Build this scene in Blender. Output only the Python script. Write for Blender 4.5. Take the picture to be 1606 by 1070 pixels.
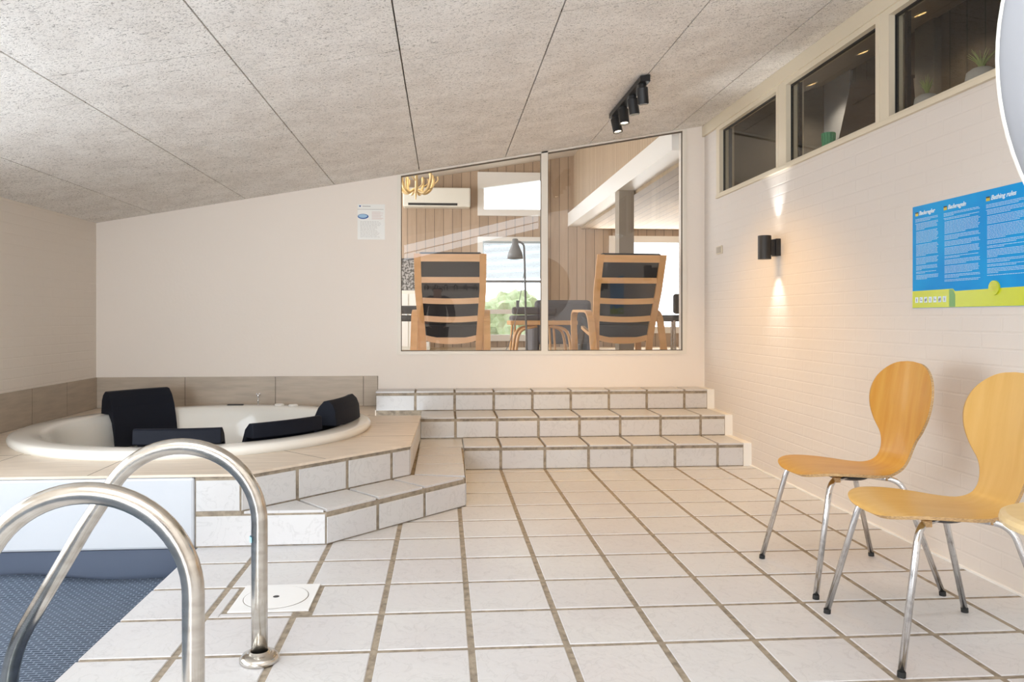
import bpy, bmesh, math, random
from mathutils import Vector, Matrix
random.seed(7)
for o in list(bpy.data.objects): bpy.data.objects.remove(o)
scene = bpy.context.scene
COL = scene.collection

# ------------------------------------------------------------------ camera
F, YAW, CX, CY, HC = 1204.7, .0725, 782.7, 498.55, 1.06
cam_d = bpy.data.cameras.new('camera'); cam = bpy.data.objects.new('camera', cam_d); COL.objects.link(cam)
cam.location = (0, 0, HC); cam.rotation_euler = (math.pi/2, 0, -YAW)
cam_d.sensor_width = 36; cam_d.lens = 36*F/1606
cam_d.shift_x = (803-CX)/1606; cam_d.shift_y = -(535-CY)/1606
cam_d.clip_start = .05
scene.camera = cam
SN, CS = math.sin(YAW), math.cos(YAW)
def at(px, py, Y):
    a = (px-CX)/F; z = -(py-CY)/F
    d = Vector((SN+a*CS, CS-a*SN, z)); return Vector((0, 0, HC)) + d*(Y/d.y)

# ------------------------------------------------------------------ world and light
scene.view_settings.view_transform = 'Standard'
scene.view_settings.look = 'None'
scene.view_settings.exposure = -0.12
scene.view_settings.gamma = 1
w = bpy.data.worlds.new('sky'); scene.world = w; w.use_nodes = True
bg = w.node_tree.nodes['Background']; bg.inputs[0].default_value = (.86, .93, 1, 1); bg.inputs[1].default_value = 5.0

def area(name, loc, rot, sx, sy, power, col):
    l = bpy.data.lights.new(name, 'AREA'); l.shape = 'RECTANGLE'; l.size = sx; l.size_y = sy; l.energy = power; l.color = col
    o = bpy.data.objects.new(name, l); o.location = loc; o.rotation_euler = rot; COL.objects.link(o); return o
def spot(name, loc, tgt, power, ang, blend, col, rad=.02):
    l = bpy.data.lights.new(name, 'SPOT'); l.energy = power; l.spot_size = math.radians(ang); l.spot_blend = blend; l.color = col; l.shadow_soft_size = rad
    o = bpy.data.objects.new(name, l); o.location = loc
    o.rotation_euler = (Vector(tgt)-Vector(loc)).to_track_quat('-Z', 'Y').to_euler(); COL.objects.link(o); return o
def point(name, loc, power, col, rad=.1):
    l = bpy.data.lights.new(name, 'POINT'); l.energy = power; l.color = col; l.shadow_soft_size = rad
    o = bpy.data.objects.new(name, l); o.location = loc; COL.objects.link(o); return o
PI = math.pi
area('roof_fill_light', (-.4, -.7, 3.9), (.5, 0, 0), 4.2, 2.0, 34, (.93, .96, 1))  # added overhead light to brighten the near floor, no skylight known
area('daylight_side_windows', (-2.84, 2.0, 1.0), (0, -PI/2, 0), 1.2, 3.2, 24, (.90, .95, 1))
area('daylight_front_window', (-1.85, -5.1, 1.25), (PI/2, 0, 0), 1.6, 1.8, 270, (.9, .95, 1))
area('lounge_side_fill', (-2.6, 9.2, 2.0), (0, -PI/2, 0), 2.0, 4.4, 95, (1, .97, .93))  # added light for the lounge, as if from an unseen side window
area('daylight_lounge_far', (3.2, 11.9, 1.7), (-PI/2, 0, 0), 1.6, 1.5, 45, (1, .97, .92))
WARM = (1, .56, .14)

# ------------------------------------------------------------------ materials
def mat(name, col, rough=.6, metal=0, spec=.5, bump=None, var=None, coat=0, emis=None, estr=0):
    m = bpy.data.materials.new(name); m.use_nodes = True
    nt = m.node_tree; N = nt.nodes; L = nt.links; b = N['Principled BSDF']
    b.inputs['Base Color'].default_value = (*col, 1); b.inputs['Roughness'].default_value = rough
    b.inputs['Metallic'].default_value = metal; b.inputs['Specular IOR Level'].default_value = spec
    b.inputs['Coat Weight'].default_value = coat
    if emis: b.inputs['Emission Color'].default_value = (*emis, 1); b.inputs['Emission Strength'].default_value = estr
    tc = N.new('ShaderNodeTexCoord')
    mp = N.new('ShaderNodeMapping'); L.new(tc.outputs['Object'], mp.inputs[0])
    if var:  # (scale, colour2, low, high, stretch)
        n = N.new('ShaderNodeTexNoise'); n.inputs['Scale'].default_value = var[0]; n.inputs['Detail'].default_value = 5
        mp2 = N.new('ShaderNodeMapping'); L.new(tc.outputs['Object'], mp2.inputs[0])
        if len(var) > 4: mp2.inputs['Scale'].default_value = var[4]
        L.new(mp2.outputs[0], n.inputs[0])
        r = N.new('ShaderNodeValToRGB'); r.color_ramp.elements[0].position = var[2]; r.color_ramp.elements[1].position = var[3]
        r.color_ramp.elements[0].color = (*var[1], 1); r.color_ramp.elements[1].color = (*col, 1)
        L.new(n.outputs[0], r.inputs[0]); L.new(r.outputs[0], b.inputs['Base Color'])
    if bump:  # (scale, strength, distance)
        n = N.new('ShaderNodeTexNoise'); n.inputs['Scale'].default_value = bump[0]; n.inputs['Detail'].default_value = 4
        L.new(mp.outputs[0], n.inputs[0])
        bb = N.new('ShaderNodeBump'); bb.inputs['Strength'].default_value = bump[1]; bb.inputs['Distance'].default_value = bump[2]
        L.new(n.outputs[0], bb.inputs['Height']); L.new(bb.outputs[0], b.inputs['Normal'])
    return m
def nodes(m): nt = m.node_tree; return nt.nodes, nt.links, nt.nodes['Principled BSDF']

def tile_mat():
    m = mat('white_marbled_tile', (.80, .775, .75), .33, spec=.4)
    N, L, b = nodes(m); tc = N.new('ShaderNodeTexCoord')
    n = N.new('ShaderNodeTexNoise'); n.inputs['Scale'].default_value = 9; n.inputs['Detail'].default_value = 8; n.inputs['Distortion'].default_value = 1.6
    L.new(tc.outputs['Object'], n.inputs[0])
    r = N.new('ShaderNodeValToRGB'); e = r.color_ramp.elements
    e[0].position = .475; e[0].color = (.62, .615, .61, 1); e[1].position = .52; e[1].color = (.62, .615, .61, 1)
    x = e.new(.497); x.color = (.555, .55, .545, 1)
    L.new(n.outputs[0], r.inputs[0])
    n2 = N.new('ShaderNodeTexNoise'); n2.inputs['Scale'].default_value = 1.7; L.new(tc.outputs['Object'], n2.inputs[0])
    r2 = N.new('ShaderNodeValToRGB'); r2.color_ramp.elements[0].color = (.95, .93, .94, 1); r2.color_ramp.elements[1].color = (1, 1, 1, 1)
    r2.color_ramp.elements[0].position = .35; r2.color_ramp.elements[1].position = .65
    L.new(n2.outputs[0], r2.inputs[0])
    mx = N.new('ShaderNodeMixRGB'); mx.blend_type = 'MULTIPLY'; mx.inputs[0].default_value = 1
    L.new(r.outputs[0], mx.inputs[1]); L.new(r2.outputs[0], mx.inputs[2]); L.new(mx.outputs[0], b.inputs['Base Color'])
    n3 = N.new('ShaderNodeTexNoise'); n3.inputs['Scale'].default_value = 26; n3.inputs['Detail'].default_value = 5; L.new(tc.outputs['Object'], n3.inputs[0])
    bb = N.new('ShaderNodeBump'); bb.inputs['Strength'].default_value = .22; bb.inputs['Distance'].default_value = .006
    L.new(n3.outputs[0], bb.inputs['Height']); L.new(bb.outputs[0], b.inputs['Normal'])
    return m
def brick_wall_mat(name, col, axis):
    m = mat(name, col, .55, spec=.35)
    N, L, b = nodes(m); tc = N.new('ShaderNodeTexCoord'); sp = N.new('ShaderNodeSeparateXYZ'); cb = N.new('ShaderNodeCombineXYZ')
    L.new(tc.outputs['Object'], sp.inputs[0]); L.new(sp.outputs[axis], cb.inputs[0]); L.new(sp.outputs[2], cb.inputs[1])
    br = N.new('ShaderNodeTexBrick'); br.inputs['Scale'].default_value = 1
    br.inputs['Brick Width'].default_value = .24; br.inputs['Row Height'].default_value = .0667; br.inputs['Mortar Size'].default_value = .006
    br.inputs['Mortar Smooth'].default_value = .6
    br.inputs['Color1'].default_value = (1, 1, 1, 1); br.inputs['Color2'].default_value = (.9, .9, .9, 1); br.inputs['Mortar'].default_value = (0, 0, 0, 1)
    L.new(cb.outputs[0], br.inputs[0])
    n = N.new('ShaderNodeTexNoise'); n.inputs['Scale'].default_value = 22; n.inputs['Detail'].default_value = 5; L.new(tc.outputs['Object'], n.inputs[0])
    ad = N.new('ShaderNodeMath'); ad.operation = 'MULTIPLY_ADD'; ad.inputs[1].default_value = .8
    L.new(n.outputs[0], ad.inputs[0]); L.new(br.outputs[0], ad.inputs[2])
    bb = N.new('ShaderNodeBump'); bb.inputs['Strength'].default_value = .28; bb.inputs['Distance'].default_value = .004
    L.new(ad.outputs[0], bb.inputs['Height']); L.new(bb.outputs[0], b.inputs['Normal'])
    return m
def plank_mat(name, col, col2, axis, width, rough=.6, line=.35):
    m = mat(name, col, rough, spec=.3)
    N, L, b = nodes(m); tc = N.new('ShaderNodeTexCoord'); sp = N.new('ShaderNodeSeparateXYZ'); L.new(tc.outputs['Object'], sp.inputs[0])
    dv = N.new('ShaderNodeMath'); dv.operation = 'DIVIDE'; dv.inputs[1].default_value = width; L.new(sp.outputs[axis], dv.inputs[0])
    fr = N.new('ShaderNodeMath'); fr.operation = 'FRACT'; L.new(dv.outputs[0], fr.inputs[0])
    fl = N.new('ShaderNodeMath'); fl.operation = 'FLOOR'; L.new(dv.outputs[0], fl.inputs[0])
    wn = N.new('ShaderNodeTexWhiteNoise'); wn.noise_dimensions = '1D'; L.new(fl.outputs[0], wn.inputs['W'])
    n = N.new('ShaderNodeTexNoise'); n.inputs['Scale'].default_value = 6; n.inputs['Detail'].default_value = 6
    mp = N.new('ShaderNodeMapping'); L.new(tc.outputs['Object'], mp.inputs[0])
    mp.inputs['Scale'].default_value = (4, 4, .5) if axis != 2 else (.5, .5, 4)
    L.new(mp.outputs[0], n.inputs[0])
    av = N.new('ShaderNodeMath'); av.operation = 'MULTIPLY_ADD'; av.inputs[1].default_value = .45
    L.new(wn.outputs[0], av.inputs[0]); 
    n_h = N.new('ShaderNodeMath'); n_h.operation = 'MULTIPLY'; n_h.inputs[1].default_value = .6; L.new(n.outputs[0], n_h.inputs[0]); L.new(n_h.outputs[0], av.inputs[2])
    r = N.new('ShaderNodeValToRGB'); r.color_ramp.elements[0].color = (*col2, 1); r.color_ramp.elements[1].color = (*col, 1)
    r.color_ramp.elements[0].position = .2; r.color_ramp.elements[1].position = .75
    L.new(av.outputs[0], r.inputs[0])
    gt = N.new('ShaderNodeMath'); gt.operation = 'GREATER_THAN'; gt.inputs[1].default_value = .06; L.new(fr.outputs[0], gt.inputs[0])
    mx = N.new('ShaderNodeMixRGB'); L.new(gt.outputs[0], mx.inputs[0]); mx.inputs[1].default_value = (*(c*line for c in col2), 1)
    L.new(r.outputs[0], mx.inputs[2]); L.new(mx.outputs[0], b.inputs['Base Color'])
    return m
def glass_mat(name, ior=1.5, tint=(1, 1, 1)):
    m = bpy.data.materials.new(name); m.use_nodes = True; N = m.node_tree.nodes; L = m.node_tree.links; N.clear()
    o = N.new('ShaderNodeOutputMaterial'); t = N.new('ShaderNodeBsdfTransparent'); g = N.new('ShaderNodeBsdfGlossy'); x = N.new('ShaderNodeMixShader'); f = N.new('ShaderNodeFresnel')
    f.inputs[0].default_value = ior; g.inputs['Roughness'].default_value = 0.0; t.inputs[0].default_value = (*tint, 1)
    ge = N.new('ShaderNodeNewGeometry'); iv = N.new('ShaderNodeMath'); iv.operation = 'SUBTRACT'; iv.inputs[0].default_value = 1
    mu = N.new('ShaderNodeMath'); mu.operation = 'MULTIPLY'; L.new(ge.outputs['Backfacing'], iv.inputs[1]); L.new(iv.outputs[0], mu.inputs[0]); L.new(f.outputs[0], mu.inputs[1])
    L.new(mu.outputs[0], x.inputs[0]); L.new(t.outputs[0], x.inputs[1]); L.new(g.outputs[0], x.inputs[2]); L.new(x.outputs[0], o.inputs[0])
    return m
M = {}
M['tile'] = tile_mat()
M['grout'] = mat('sandy_grout', (.36, .30, .225), .9, var=(30, (.20, .165, .125), .3, .6), bump=(120, .5, .004))
M['wall'] = mat('white_plaster', (.85, .775, .70), .7, spec=.3, bump=(45, .25, .003))
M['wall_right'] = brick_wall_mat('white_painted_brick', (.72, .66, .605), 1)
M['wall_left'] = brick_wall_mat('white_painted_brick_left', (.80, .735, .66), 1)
M['white'] = mat('white_paint', (.84, .82, .78), .45)
M['cream'] = mat('cream_paint', (.70, .615, .47), .45); M['cream_pale'] = mat('pale_cream_paint', (.80, .745, .66), .45)
M['gel'] = mat('white_fibreglass', (.56, .58, .61), .3, spec=.5)
M['acryl'] = mat('ivory_acrylic', (.86, .84, .78), .16, spec=.5, coat=.3)
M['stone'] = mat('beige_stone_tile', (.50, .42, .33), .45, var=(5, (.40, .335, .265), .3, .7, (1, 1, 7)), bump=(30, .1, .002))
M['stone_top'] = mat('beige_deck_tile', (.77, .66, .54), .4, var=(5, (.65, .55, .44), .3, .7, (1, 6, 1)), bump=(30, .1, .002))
M['joint'] = mat('dark_joint', (.16, .13, .10), .9)
M['steel'] = mat('brushed_steel', (.66, .63, .58), .2, 1, var=(14, (.52, .49, .44), .35, .65, (1, 1, 3)))
M['chrome'] = mat('chrome', (.72, .72, .73), .16, 1, var=(40, (.5, .5, .5), .3, .5))
M['black'] = mat('matt_black', (.012, .012, .013), .45)
M['blackfoam'] = mat('black_foam', (.006, .008, .015), .65, spec=.2)
M['rubber'] = mat('black_rubber', (.02, .02, .02), .8)
M['ply'] = mat('honey_plywood', (.62, .325, .06), .35, spec=.35, coat=.05, var=(3.2, (.54, .24, .03), .3, .7, (1, 9, 1)))
M['ply_light'] = mat('light_plywood', (.68, .42, .14), .35, spec=.35, coat=.05, var=(3.2, (.62, .36, .10), .3, .7, (1, 9, 1)))
M['ply_pale'] = mat('pale_plywood', (.74, .56, .30), .3, spec=.45, coat=.15, var=(3.2, (.68, .50, .25), .3, .7, (1, 9, 1)))
M['ply_edge'] = mat('plywood_edge', (.58, .38, .18), .55, var=(90, (.36, .22, .10), .4, .6, (1, 1, 6)))
M['bulb'] = mat('lit_bulb', (1, .9, .75), .5, emis=(1, .86, .62), estr=9)
M['bulb_cool'] = mat('lit_bulb_cool', (1, 1, 1), .5, emis=(1, .95, .85), estr=12)
M['glass'] = glass_mat('window_glass', 1.8)
M['glass_dark'] = glass_mat('loft_window_glass', 1.55, (.85, .85, .83))
M['liner'] = mat('blue_grey_pool_liner', (.085, .105, .15), .35)
M['wood_pine'] = plank_mat('limed_pine_boards', (.48, .355, .25), (.37, .265, .18), 0, .14)
M['wood_side'] = plank_mat('limed_pine_side_boards', (.50, .38, .26), (.42, .31, .21), 1, .1, line=.6)
M['wood_ceiling'] = plank_mat('pine_ceiling_boards', (.50, .38, .26), (.40, .30, .2), 0, .12)
M['wood_dark'] = plank_mat('dark_loft_boards', (.11, .085, .06), (.055, .042, .03), 1, .16)
M['birch'] = mat('bent_birch', (.74, .42, .18), .35, var=(4, (.64, .35, .135), .3, .7, (1, 1, 5)))
M['fab_dark'] = mat('charcoal_fabric', (.03, .029, .03), .9, bump=(300, .3, .002))
M['fab_grey'] = mat('grey_fabric', (.12, .115, .125), .9, bump=(300, .3, .002))
M['gold'] = mat('antler_gold', (.72, .55, .28), .35, .2)
M['plastic'] = mat('white_plastic', (.78, .76, .68), .4)
M['grey_metal'] = mat('grey_lamp_enamel', (.20, .21, .22), .4)
M['leaf'] = mat('green_leaf', (.26, .33, .16), .7, var=(8, (.36, .40, .24), .35, .6))
M['parquet'] = plank_mat('lounge_parquet', (.45, .33, .2), (.36, .26, .15), 1, .09)

# ------------------------------------------------------------------ helpers
def newbm(): return bmesh.new()
def link(name, bm, mats, parent=None, smooth=False, loc=None, bevel=0, subsurf=0):
    me = bpy.data.meshes.new(name)
    bmesh.ops.recalc_face_normals(bm, faces=bm.faces)
    bm.to_mesh(me); bm.free()
    for m in (mats if isinstance(mats, (list, tuple)) else [mats]): me.materials.append(m)
    if smooth:
        for p in me.polygons: p.use_smooth = True
    o = bpy.data.objects.new(name, me); COL.objects.link(o)
    if parent: o.parent = parent
    if loc: o.location = loc
    if bevel:
        b = o.modifiers.new('bevel', 'BEVEL'); b.width = bevel; b.segments = 2; b.limit_method = 'ANGLE'; b.angle_limit = .7
    if subsurf:
        s = o.modifiers.new('sub', 'SUBSURF'); s.levels = subsurf; s.render_levels = subsurf
    return o
def tag(o, label, cat, group=None):
    o['label'] = label; o['category'] = cat
    if group: o['group'] = group
    return o
def struct(o): o['kind'] = 'structure'; return o
def thing(name, label, cat, loc=(0, 0, 0), rz=0, group=None):
    o = bpy.data.objects.new(name, None); COL.objects.link(o); o.location = loc; o.rotation_euler = (0, 0, rz)
    o.empty_display_size = .1
    return tag(o, label, cat, group)
def face(bm, vs, mi):
    try: f = bm.faces.new(vs); f.material_index = mi; return f
    except ValueError: return None
def prism(bm, base, off, mi=0, ch=0):
    """base: list of points; off: extrusion vector; ch: chamfer on the far end."""
    off = Vector(off); h = off.length; base = [Vector(p) for p in base]
    c = sum(base, Vector())/len(base)
    rings = [base]
    if ch:
        rings.append([p+off*((h-ch)/h) for p in base])
        top = []
        n = len(base)
        for i, p in enumerate(base):
            a = (base[i-1]-p).normalized(); b = (base[(i+1) % n]-p).normalized()
            s = a.cross(b).length; d = (a+b)/max(s, .2)*ch
            if (c-p).dot(d) < 0: d = -d
            top.append(p+off+d)
        rings.append(top)
    else: rings.append([p+off for p in base])
    R = [[bm.verts.new(p) for p in r] for r in rings]
    n = len(base)
    face(bm, R[0], mi); face(bm, R[-1], mi)
    for a, b in zip(R, R[1:]):
        for i in range(n): face(bm, (a[i], a[(i+1) % n], b[(i+1) % n], b[i]), mi)
def box(bm, x0, x1, y0, y1, z0, z1, mi=0, ch=0):
    prism(bm, [(x0, y0, z0), (x1, y0, z0), (x1, y1, z0), (x0, y1, z0)], (0, 0, z1-z0), mi, ch)
def tube(bm, pts, rad, seg=12, mi=0, cap=True):
    pts = [Vector(p) for p in pts]; n = len(pts); rs = rad if isinstance(rad, (list, tuple)) else [rad]*n
    rings = []; up = None
    for i, p in enumerate(pts):
        t = (pts[min(i+1, n-1)]-pts[max(i-1, 0)]).normalized()
        if up is None:
            up = Vector((0, 0, 1)) if abs(t.z) < .9 else Vector((1, 0, 0))
        side = t.cross(up).normalized(); up = side.cross(t).normalized()
        rings.append([bm.verts.new(p+(side*math.cos(a)+up*math.sin(a))*rs[i]) for a in [2*PI*k/seg for k in range(seg)]])
    for a, b in zip(rings, rings[1:]):
        for k in range(seg): face(bm, (a[k], a[(k+1) % seg], b[(k+1) % seg], b[k]), mi)
    if cap: face(bm, rings[0], mi); face(bm, rings[-1], mi)
def smooth_path(pts, n=6):
    pts = [Vector(p) for p in pts]; out = []
    P = [pts[0]*2-pts[1]]+pts+[pts[-1]*2-pts[-2]]
    for i in range(1, len(P)-2):
        for k in range(n):
            t = k/n; a, b, c, d = P[i-1:i+3]
            out.append(.5*((2*b)+(-a+c)*t+(2*a-5*b+4*c-d)*t*t+(-a+3*b-3*c+d)*t**3))
    out.append(pts[-1]); return out
def round_path(pts, r, n=6):
    """polyline with rounded corners"""
    pts = [Vector(p) for p in pts]; out = [pts[0]]
    for a, b, c in zip(pts, pts[1:], pts[2:]):
        u = (a-b); v = (c-b); d = min(r, u.length*.49, v.length*.49); p = b+u.normalized()*d; q = b+v.normalized()*d
        for k in range(n+1):
            t = k/n; out.append((1-t)**2*p+2*t*(1-t)*b+t*t*q)
    out.append(pts[-1]); return out
def lathe(bm, prof, c=(0, 0, 0), seg=32, mi=0, ax=None):
    c = Vector(c); q = Vector((0, 0, 1)).rotation_difference(Vector(ax)) if ax else None
    R = []
    for r, z in prof:
        ring = []
        for k in range(seg):
            p = Vector((max(r, 1e-4)*math.cos(2*PI*k/seg), max(r, 1e-4)*math.sin(2*PI*k/seg), z))
            if q: p = q @ p
            ring.append(bm.verts.new(p+c))
        R.append(ring)
    for a, b in zip(R, R[1:]):
        for k in range(seg): face(bm, (a[k], a[(k+1) % seg], b[(k+1) % seg], b[k]), mi)
    face(bm, R[0], mi); face(bm, R[-1], mi)
def ball(bm, c, r, mi=0, seg=12, sc=(1, 1, 1)):
    m = Matrix.Translation(c) @ Matrix.Diagonal((*[r*s for s in sc], 1))
    res = bmesh.ops.create_uvsphere(bm, u_segments=seg, v_segments=max(6, seg//2+2), radius=1, matrix=m)
    for v in res['verts']:
        for f in v.link_faces: f.material_index = mi
def text(body, size, mat_, parent, loc, rot, name='lettering', bold=.0, shear=0):
    cu = bpy.data.curves.new(name, 'FONT'); cu.body = body; cu.size = size; cu.offset = bold; cu.shear = shear; cu.extrude = .0004
    to = bpy.data.objects.new(name+'_tmp', cu); COL.objects.link(to)
    bpy.context.view_layer.update()
    me = bpy.data.meshes.new_from_object(to); COL.objects.unlink(to); bpy.data.objects.remove(to)
    me.materials.clear(); me.materials.append(mat_)
    o = bpy.data.objects.new(name, me); COL.objects.link(o); o.parent = parent; o.location = loc; o.rotation_euler = rot
    return o

# ------------------------------------------------------------------ room
XL, XR, YB, YF = -2.76, 2.20, 6.34, -5.0
CA, CB = 2.297, .1744
def ceil(x): return CA+CB*x
G, J = .31, .011                      # tile pitch, half joint
X0, Y0 = .0903, 4.943
POOLX = -1.13; YFACE = 3.632

# floor: tiles laid as slightly raised slabs on grout
bm = newbm()
box(bm, POOLX+.005, XR+.1, YF-.1, 5.45, -.30, -.003, 1)
DR = (-.775, -.487, 2.825, 3.10)      # drain cover
def floor_tile(a, b, c, d):
    if b-a > .012 and d-c > .012: box(bm, a, b, c, d, -.01, 0, 0, .0025)
for r in range(-2, 32):
    y1 = min(Y0-G*r-J, 5.352); y0 = Y0-G*(r+1)+J
    if y1 <= y0: continue
    for c in range(-5, 7):
        x0 = X0+G*c+J; x1 = X0+G*(c+1)-J
        if c == -4: x0 = POOLX
        if c < -4: continue
        x1 = min(x1, XR)
        if r == 6 and c == -3: floor_tile(x0, DR[0]-.02, y0, y1); floor_tile(DR[0]-.02, x1, y0, DR[2]-.012); continue
        if r == 6 and c == -2: floor_tile(DR[1]+.02, x1, y0, y1); continue
        floor_tile(x0, x1, y0, y1)
struct(link('floor', bm, [M['tile'], M['grout']]))

# drain cover
t = thing('drain_cover', 'square white floor drain cover with a round lid between the tiles', 'drain', ((DR[0]+DR[1])/2, (DR[2]+DR[3])/2, 0))
M['drain'] = mat('white_drain_plastic', (.80, .80, .79), .35)
bm = newbm(); hw, hh = (DR[1]-DR[0])/2, (DR[3]-DR[2])/2; box(bm, -hw, hw, -hh, hh, -.003, .002, 0, .001); link('frame', bm, M['drain'], t)
bm = newbm(); lathe(bm, [(0, .001), (.118, .001), (.118, .0035), (.115, .004), (0, .004)], seg=40)
lid = link('lid', bm, M['drain'], t)
bm = newbm(); lathe(bm, [(.118, .0021), (.1205, .0021), (.1205, .0026), (.118, .0026)], seg=40); link('seam', bm, M['joint'], t)
bm = newbm(); lathe(bm, [(0, .003), (.012, .003), (.012, .0044), (0, .0044)], seg=16); link('hole', bm, M['black'], lid)

# walls
bm = newbm()
def wall_poly(bm, pts, y0, y1): prism(bm, [(x, y0, z) for x, z in pts], (0, y1-y0, 0))
WX0, WX1, WZ = -.346, 2.010, .785
wall_poly(bm, [(XL-.1, -.3), (WX0-.012, -.3), (WX0-.012, ceil(WX0)+.3), (XL-.1, ceil(XL)+.3)], YB, YB+.14)
wall_poly(bm, [(WX1+.012, -.3), (XR+.1, -.3), (XR+.1, ceil(XR)+.3), (WX1+.012, ceil(WX1)+.3)], YB, YB+.14)
wall_poly(bm, [(WX0-.012, -.3), (WX1+.012, -.3), (WX1+.012, WZ-.01), (WX0-.012, WZ-.01)], YB, YB+.14)
struct(link('wall_back', bm, M['wall']))
bm = newbm()
# left wall with a band of side windows before the spa
box(bm, XL-.12, XL, 3.6, YB, -.3, 1.95); box(bm, XL-.12, XL, YF, 3.6, -1.4, .4); box(bm, XL-.12, XL, YF, 3.6, 1.62, 4.3)
box(bm, XL-.12, XL, YF, .4, .4, 1.62)
struct(link('wall_left', bm, M['wall_left']))
bm = newbm()
RZ0, RZ1 = 2.045, 2.56
box(bm, XR, XR+.12, YF, YB+.14, -.3, RZ0)
box(bm, XR, XR+.12, YF, 2.0, RZ0, 4.3)
box(bm, XR, XR+.12, 6.0, YB+.14, RZ0, 2.9)
box(bm, XR, XR+.12, 2.0, 6.0, RZ1+.05, 2.9)
struct(link('wall_right', bm, M['wall_right']))
# front wall behind the camera: white, a sloping clerestory strip and a window
bm = newbm()
CL = lambda x: 2.33+.245*(x+.98)         # lower edge of the strip
def strip(x): return CL(x), CL(x)+.30
xs = [XL-.1, -.9, XR+.1]
wall_poly(bm, [(-.9, -1.4), (XR+.1, -1.4), (XR+.1, CL(XR+.1)), (-.9, CL(-.9))], YF-.12, YF)
wall_poly(bm, [(-.9, CL(-.9)+.40), (XR+.1, CL(XR+.1)+.40), (XR+.1, 4.3), (-.9, 4.3)], YF-.12, YF)
wall_poly(bm, [(XL-.1, -1.4), (-.9, -1.4), (-.9, .3), (XL-.1, .3)], YF-.12, YF)
wall_poly(bm, [(XL-.1, 2.2), (-.9, 2.2), (-.9, 4.3), (XL-.1, 4.3)], YF-.12, YF)
wall_poly(bm, [(XL-.1, .3), (-2.7, .3), (-2.7, 2.2), (XL-.1, 2.2)], YF-.12, YF)
wall_poly(bm, [(-1.0, .3), (-.9, .3), (-.9, 2.2), (-1.0, 2.2)], YF-.12, YF)
struct(link('wall_front', bm, M['wall']))
bm = newbm()
for dz in (.0, .17, .375):
    wall_poly(bm, [(-.9, CL(-.9)+dz), (XR, CL(XR)+dz), (XR, CL(XR)+dz+.025), (-.9, CL(-.9)+dz+.025)], YF-.06, YF-.02)
t = struct(bpy.data.objects.new('window_5', None)); COL.objects.link(t)
link('frame', bm, M['white'], t)

# ceiling: wood-wool boards with open joints on a dark backing; higher roof over the pool's near end
def ceil_board_mat():
    m = mat('wood_wool_board', (.66, .63, .60), .9, spec=.1)
    N, L, b = nodes(m); tc = N.new('ShaderNodeTexCoord')
    mp = N.new('ShaderNodeMapping'); mp.inputs['Scale'].default_value = (.55, 1, 1); L.new(tc.outputs['Object'], mp.inputs[0])
    n = N.new('ShaderNodeTexNoise'); n.inputs['Scale'].default_value = 95; n.inputs['Detail'].default_value = 3; n.inputs['Distortion'].default_value = 2.2
    L.new(mp.outputs[0], n.inputs[0])
    r = N.new('ShaderNodeValToRGB'); e = r.color_ramp.elements
    e[0].position = .34; e[0].color = (.34, .32, .30, 1); e[1].position = .45; e[1].color = (.93, .90, .86, 1)
    L.new(n.outputs[0], r.inputs[0])
    n2 = N.new('ShaderNodeTexNoise'); n2.inputs['Scale'].default_value = 5; n2.inputs['Detail'].default_value = 4; L.new(tc.outputs['Object'], n2.inputs[0])
    r2 = N.new('ShaderNodeValToRGB'); r2.color_ramp.elements[0].color = (.9, .89, .88, 1); r2.color_ramp.elements[0].position = .35; r2.color_ramp.elements[1].position = .62
    L.new(n2.outputs[0], r2.inputs[0])
    mx = N.new('ShaderNodeMixRGB'); mx.blend_type = 'MULTIPLY'; mx.inputs[0].default_value = 1
    L.new(r.outputs[0], mx.inputs[1]); L.new(r2.outputs[0], mx.inputs[2]); L.new(mx.outputs[0], b.inputs['Base Color'])
    bb = N.new('ShaderNodeBump'); bb.inputs['Strength'].default_value = .5; bb.inputs['Distance'].default_value = .004
    L.new(n.outputs[0], bb.inputs['Height']); L.new(bb.outputs[0], b.inputs['Normal'])
    return m
M['board'] = ceil_board_mat()
bm = newbm()
cols = [XL-.05, -2.30, -1.59, -.883, -.195, .51, 1.215, 1.92, XR+.02]
offs = [2.9, 3.55, 3.19, 3.48, 3.62, 3.30, 3.75, 3.45]
def slab(xa, xb, ya, yb, dz0, dz1, mi):
    prism(bm, [(xa, ya, ceil(xa)+dz0), (xb, ya, ceil(xb)+dz0), (xb, yb, ceil(xb)+dz0), (xa, yb, ceil(xa)+dz0)], (0, 0, dz1-dz0), mi)
slab(XL-.1, XR+.1, 1.9, YB+.1, .03, .08, 1)
for i, o in enumerate(offs):
    y = o-2*1.38
    while y < YB:
        a = max(y+.0025, 1.9); b = min(y+1.38-.0025, YB+.03)
        if b > a: slab(cols[i]+.0035, cols[i+1]-.0035, a, b, 0, .032, 0)
        if y-.003 > 1.9: slab(cols[i], cols[i+1], y-.0032, y+.0032, .0012, .03, 1)
        y += 1.38
struct(link('ceiling', bm, [M['board'], M['joint']]))
bm = newbm()
wall_poly(bm, [(XL-.1, ceil(XL-.1)), (XR+.1, ceil(XR+.1)), (XR+.1, 4.3), (XL-.1, 4.3)], 1.82, 1.9)
box(bm, XL-.1, XR+.1, YF-.1, -2.0, 4.15, 4.3); box(bm, XL-.1, XR+.1, .55, 1.9, 4.15, 4.3)
box(bm, XL-.1, -2.55, -2.0, .55, 4.15, 4.3); box(bm, 1.75, XR+.1, -2.0, .55, 4.15, 4.3)  # unseen roof left open in the middle to let added daylight in
struct(link('trim_1', bm, M['wall']))

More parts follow.
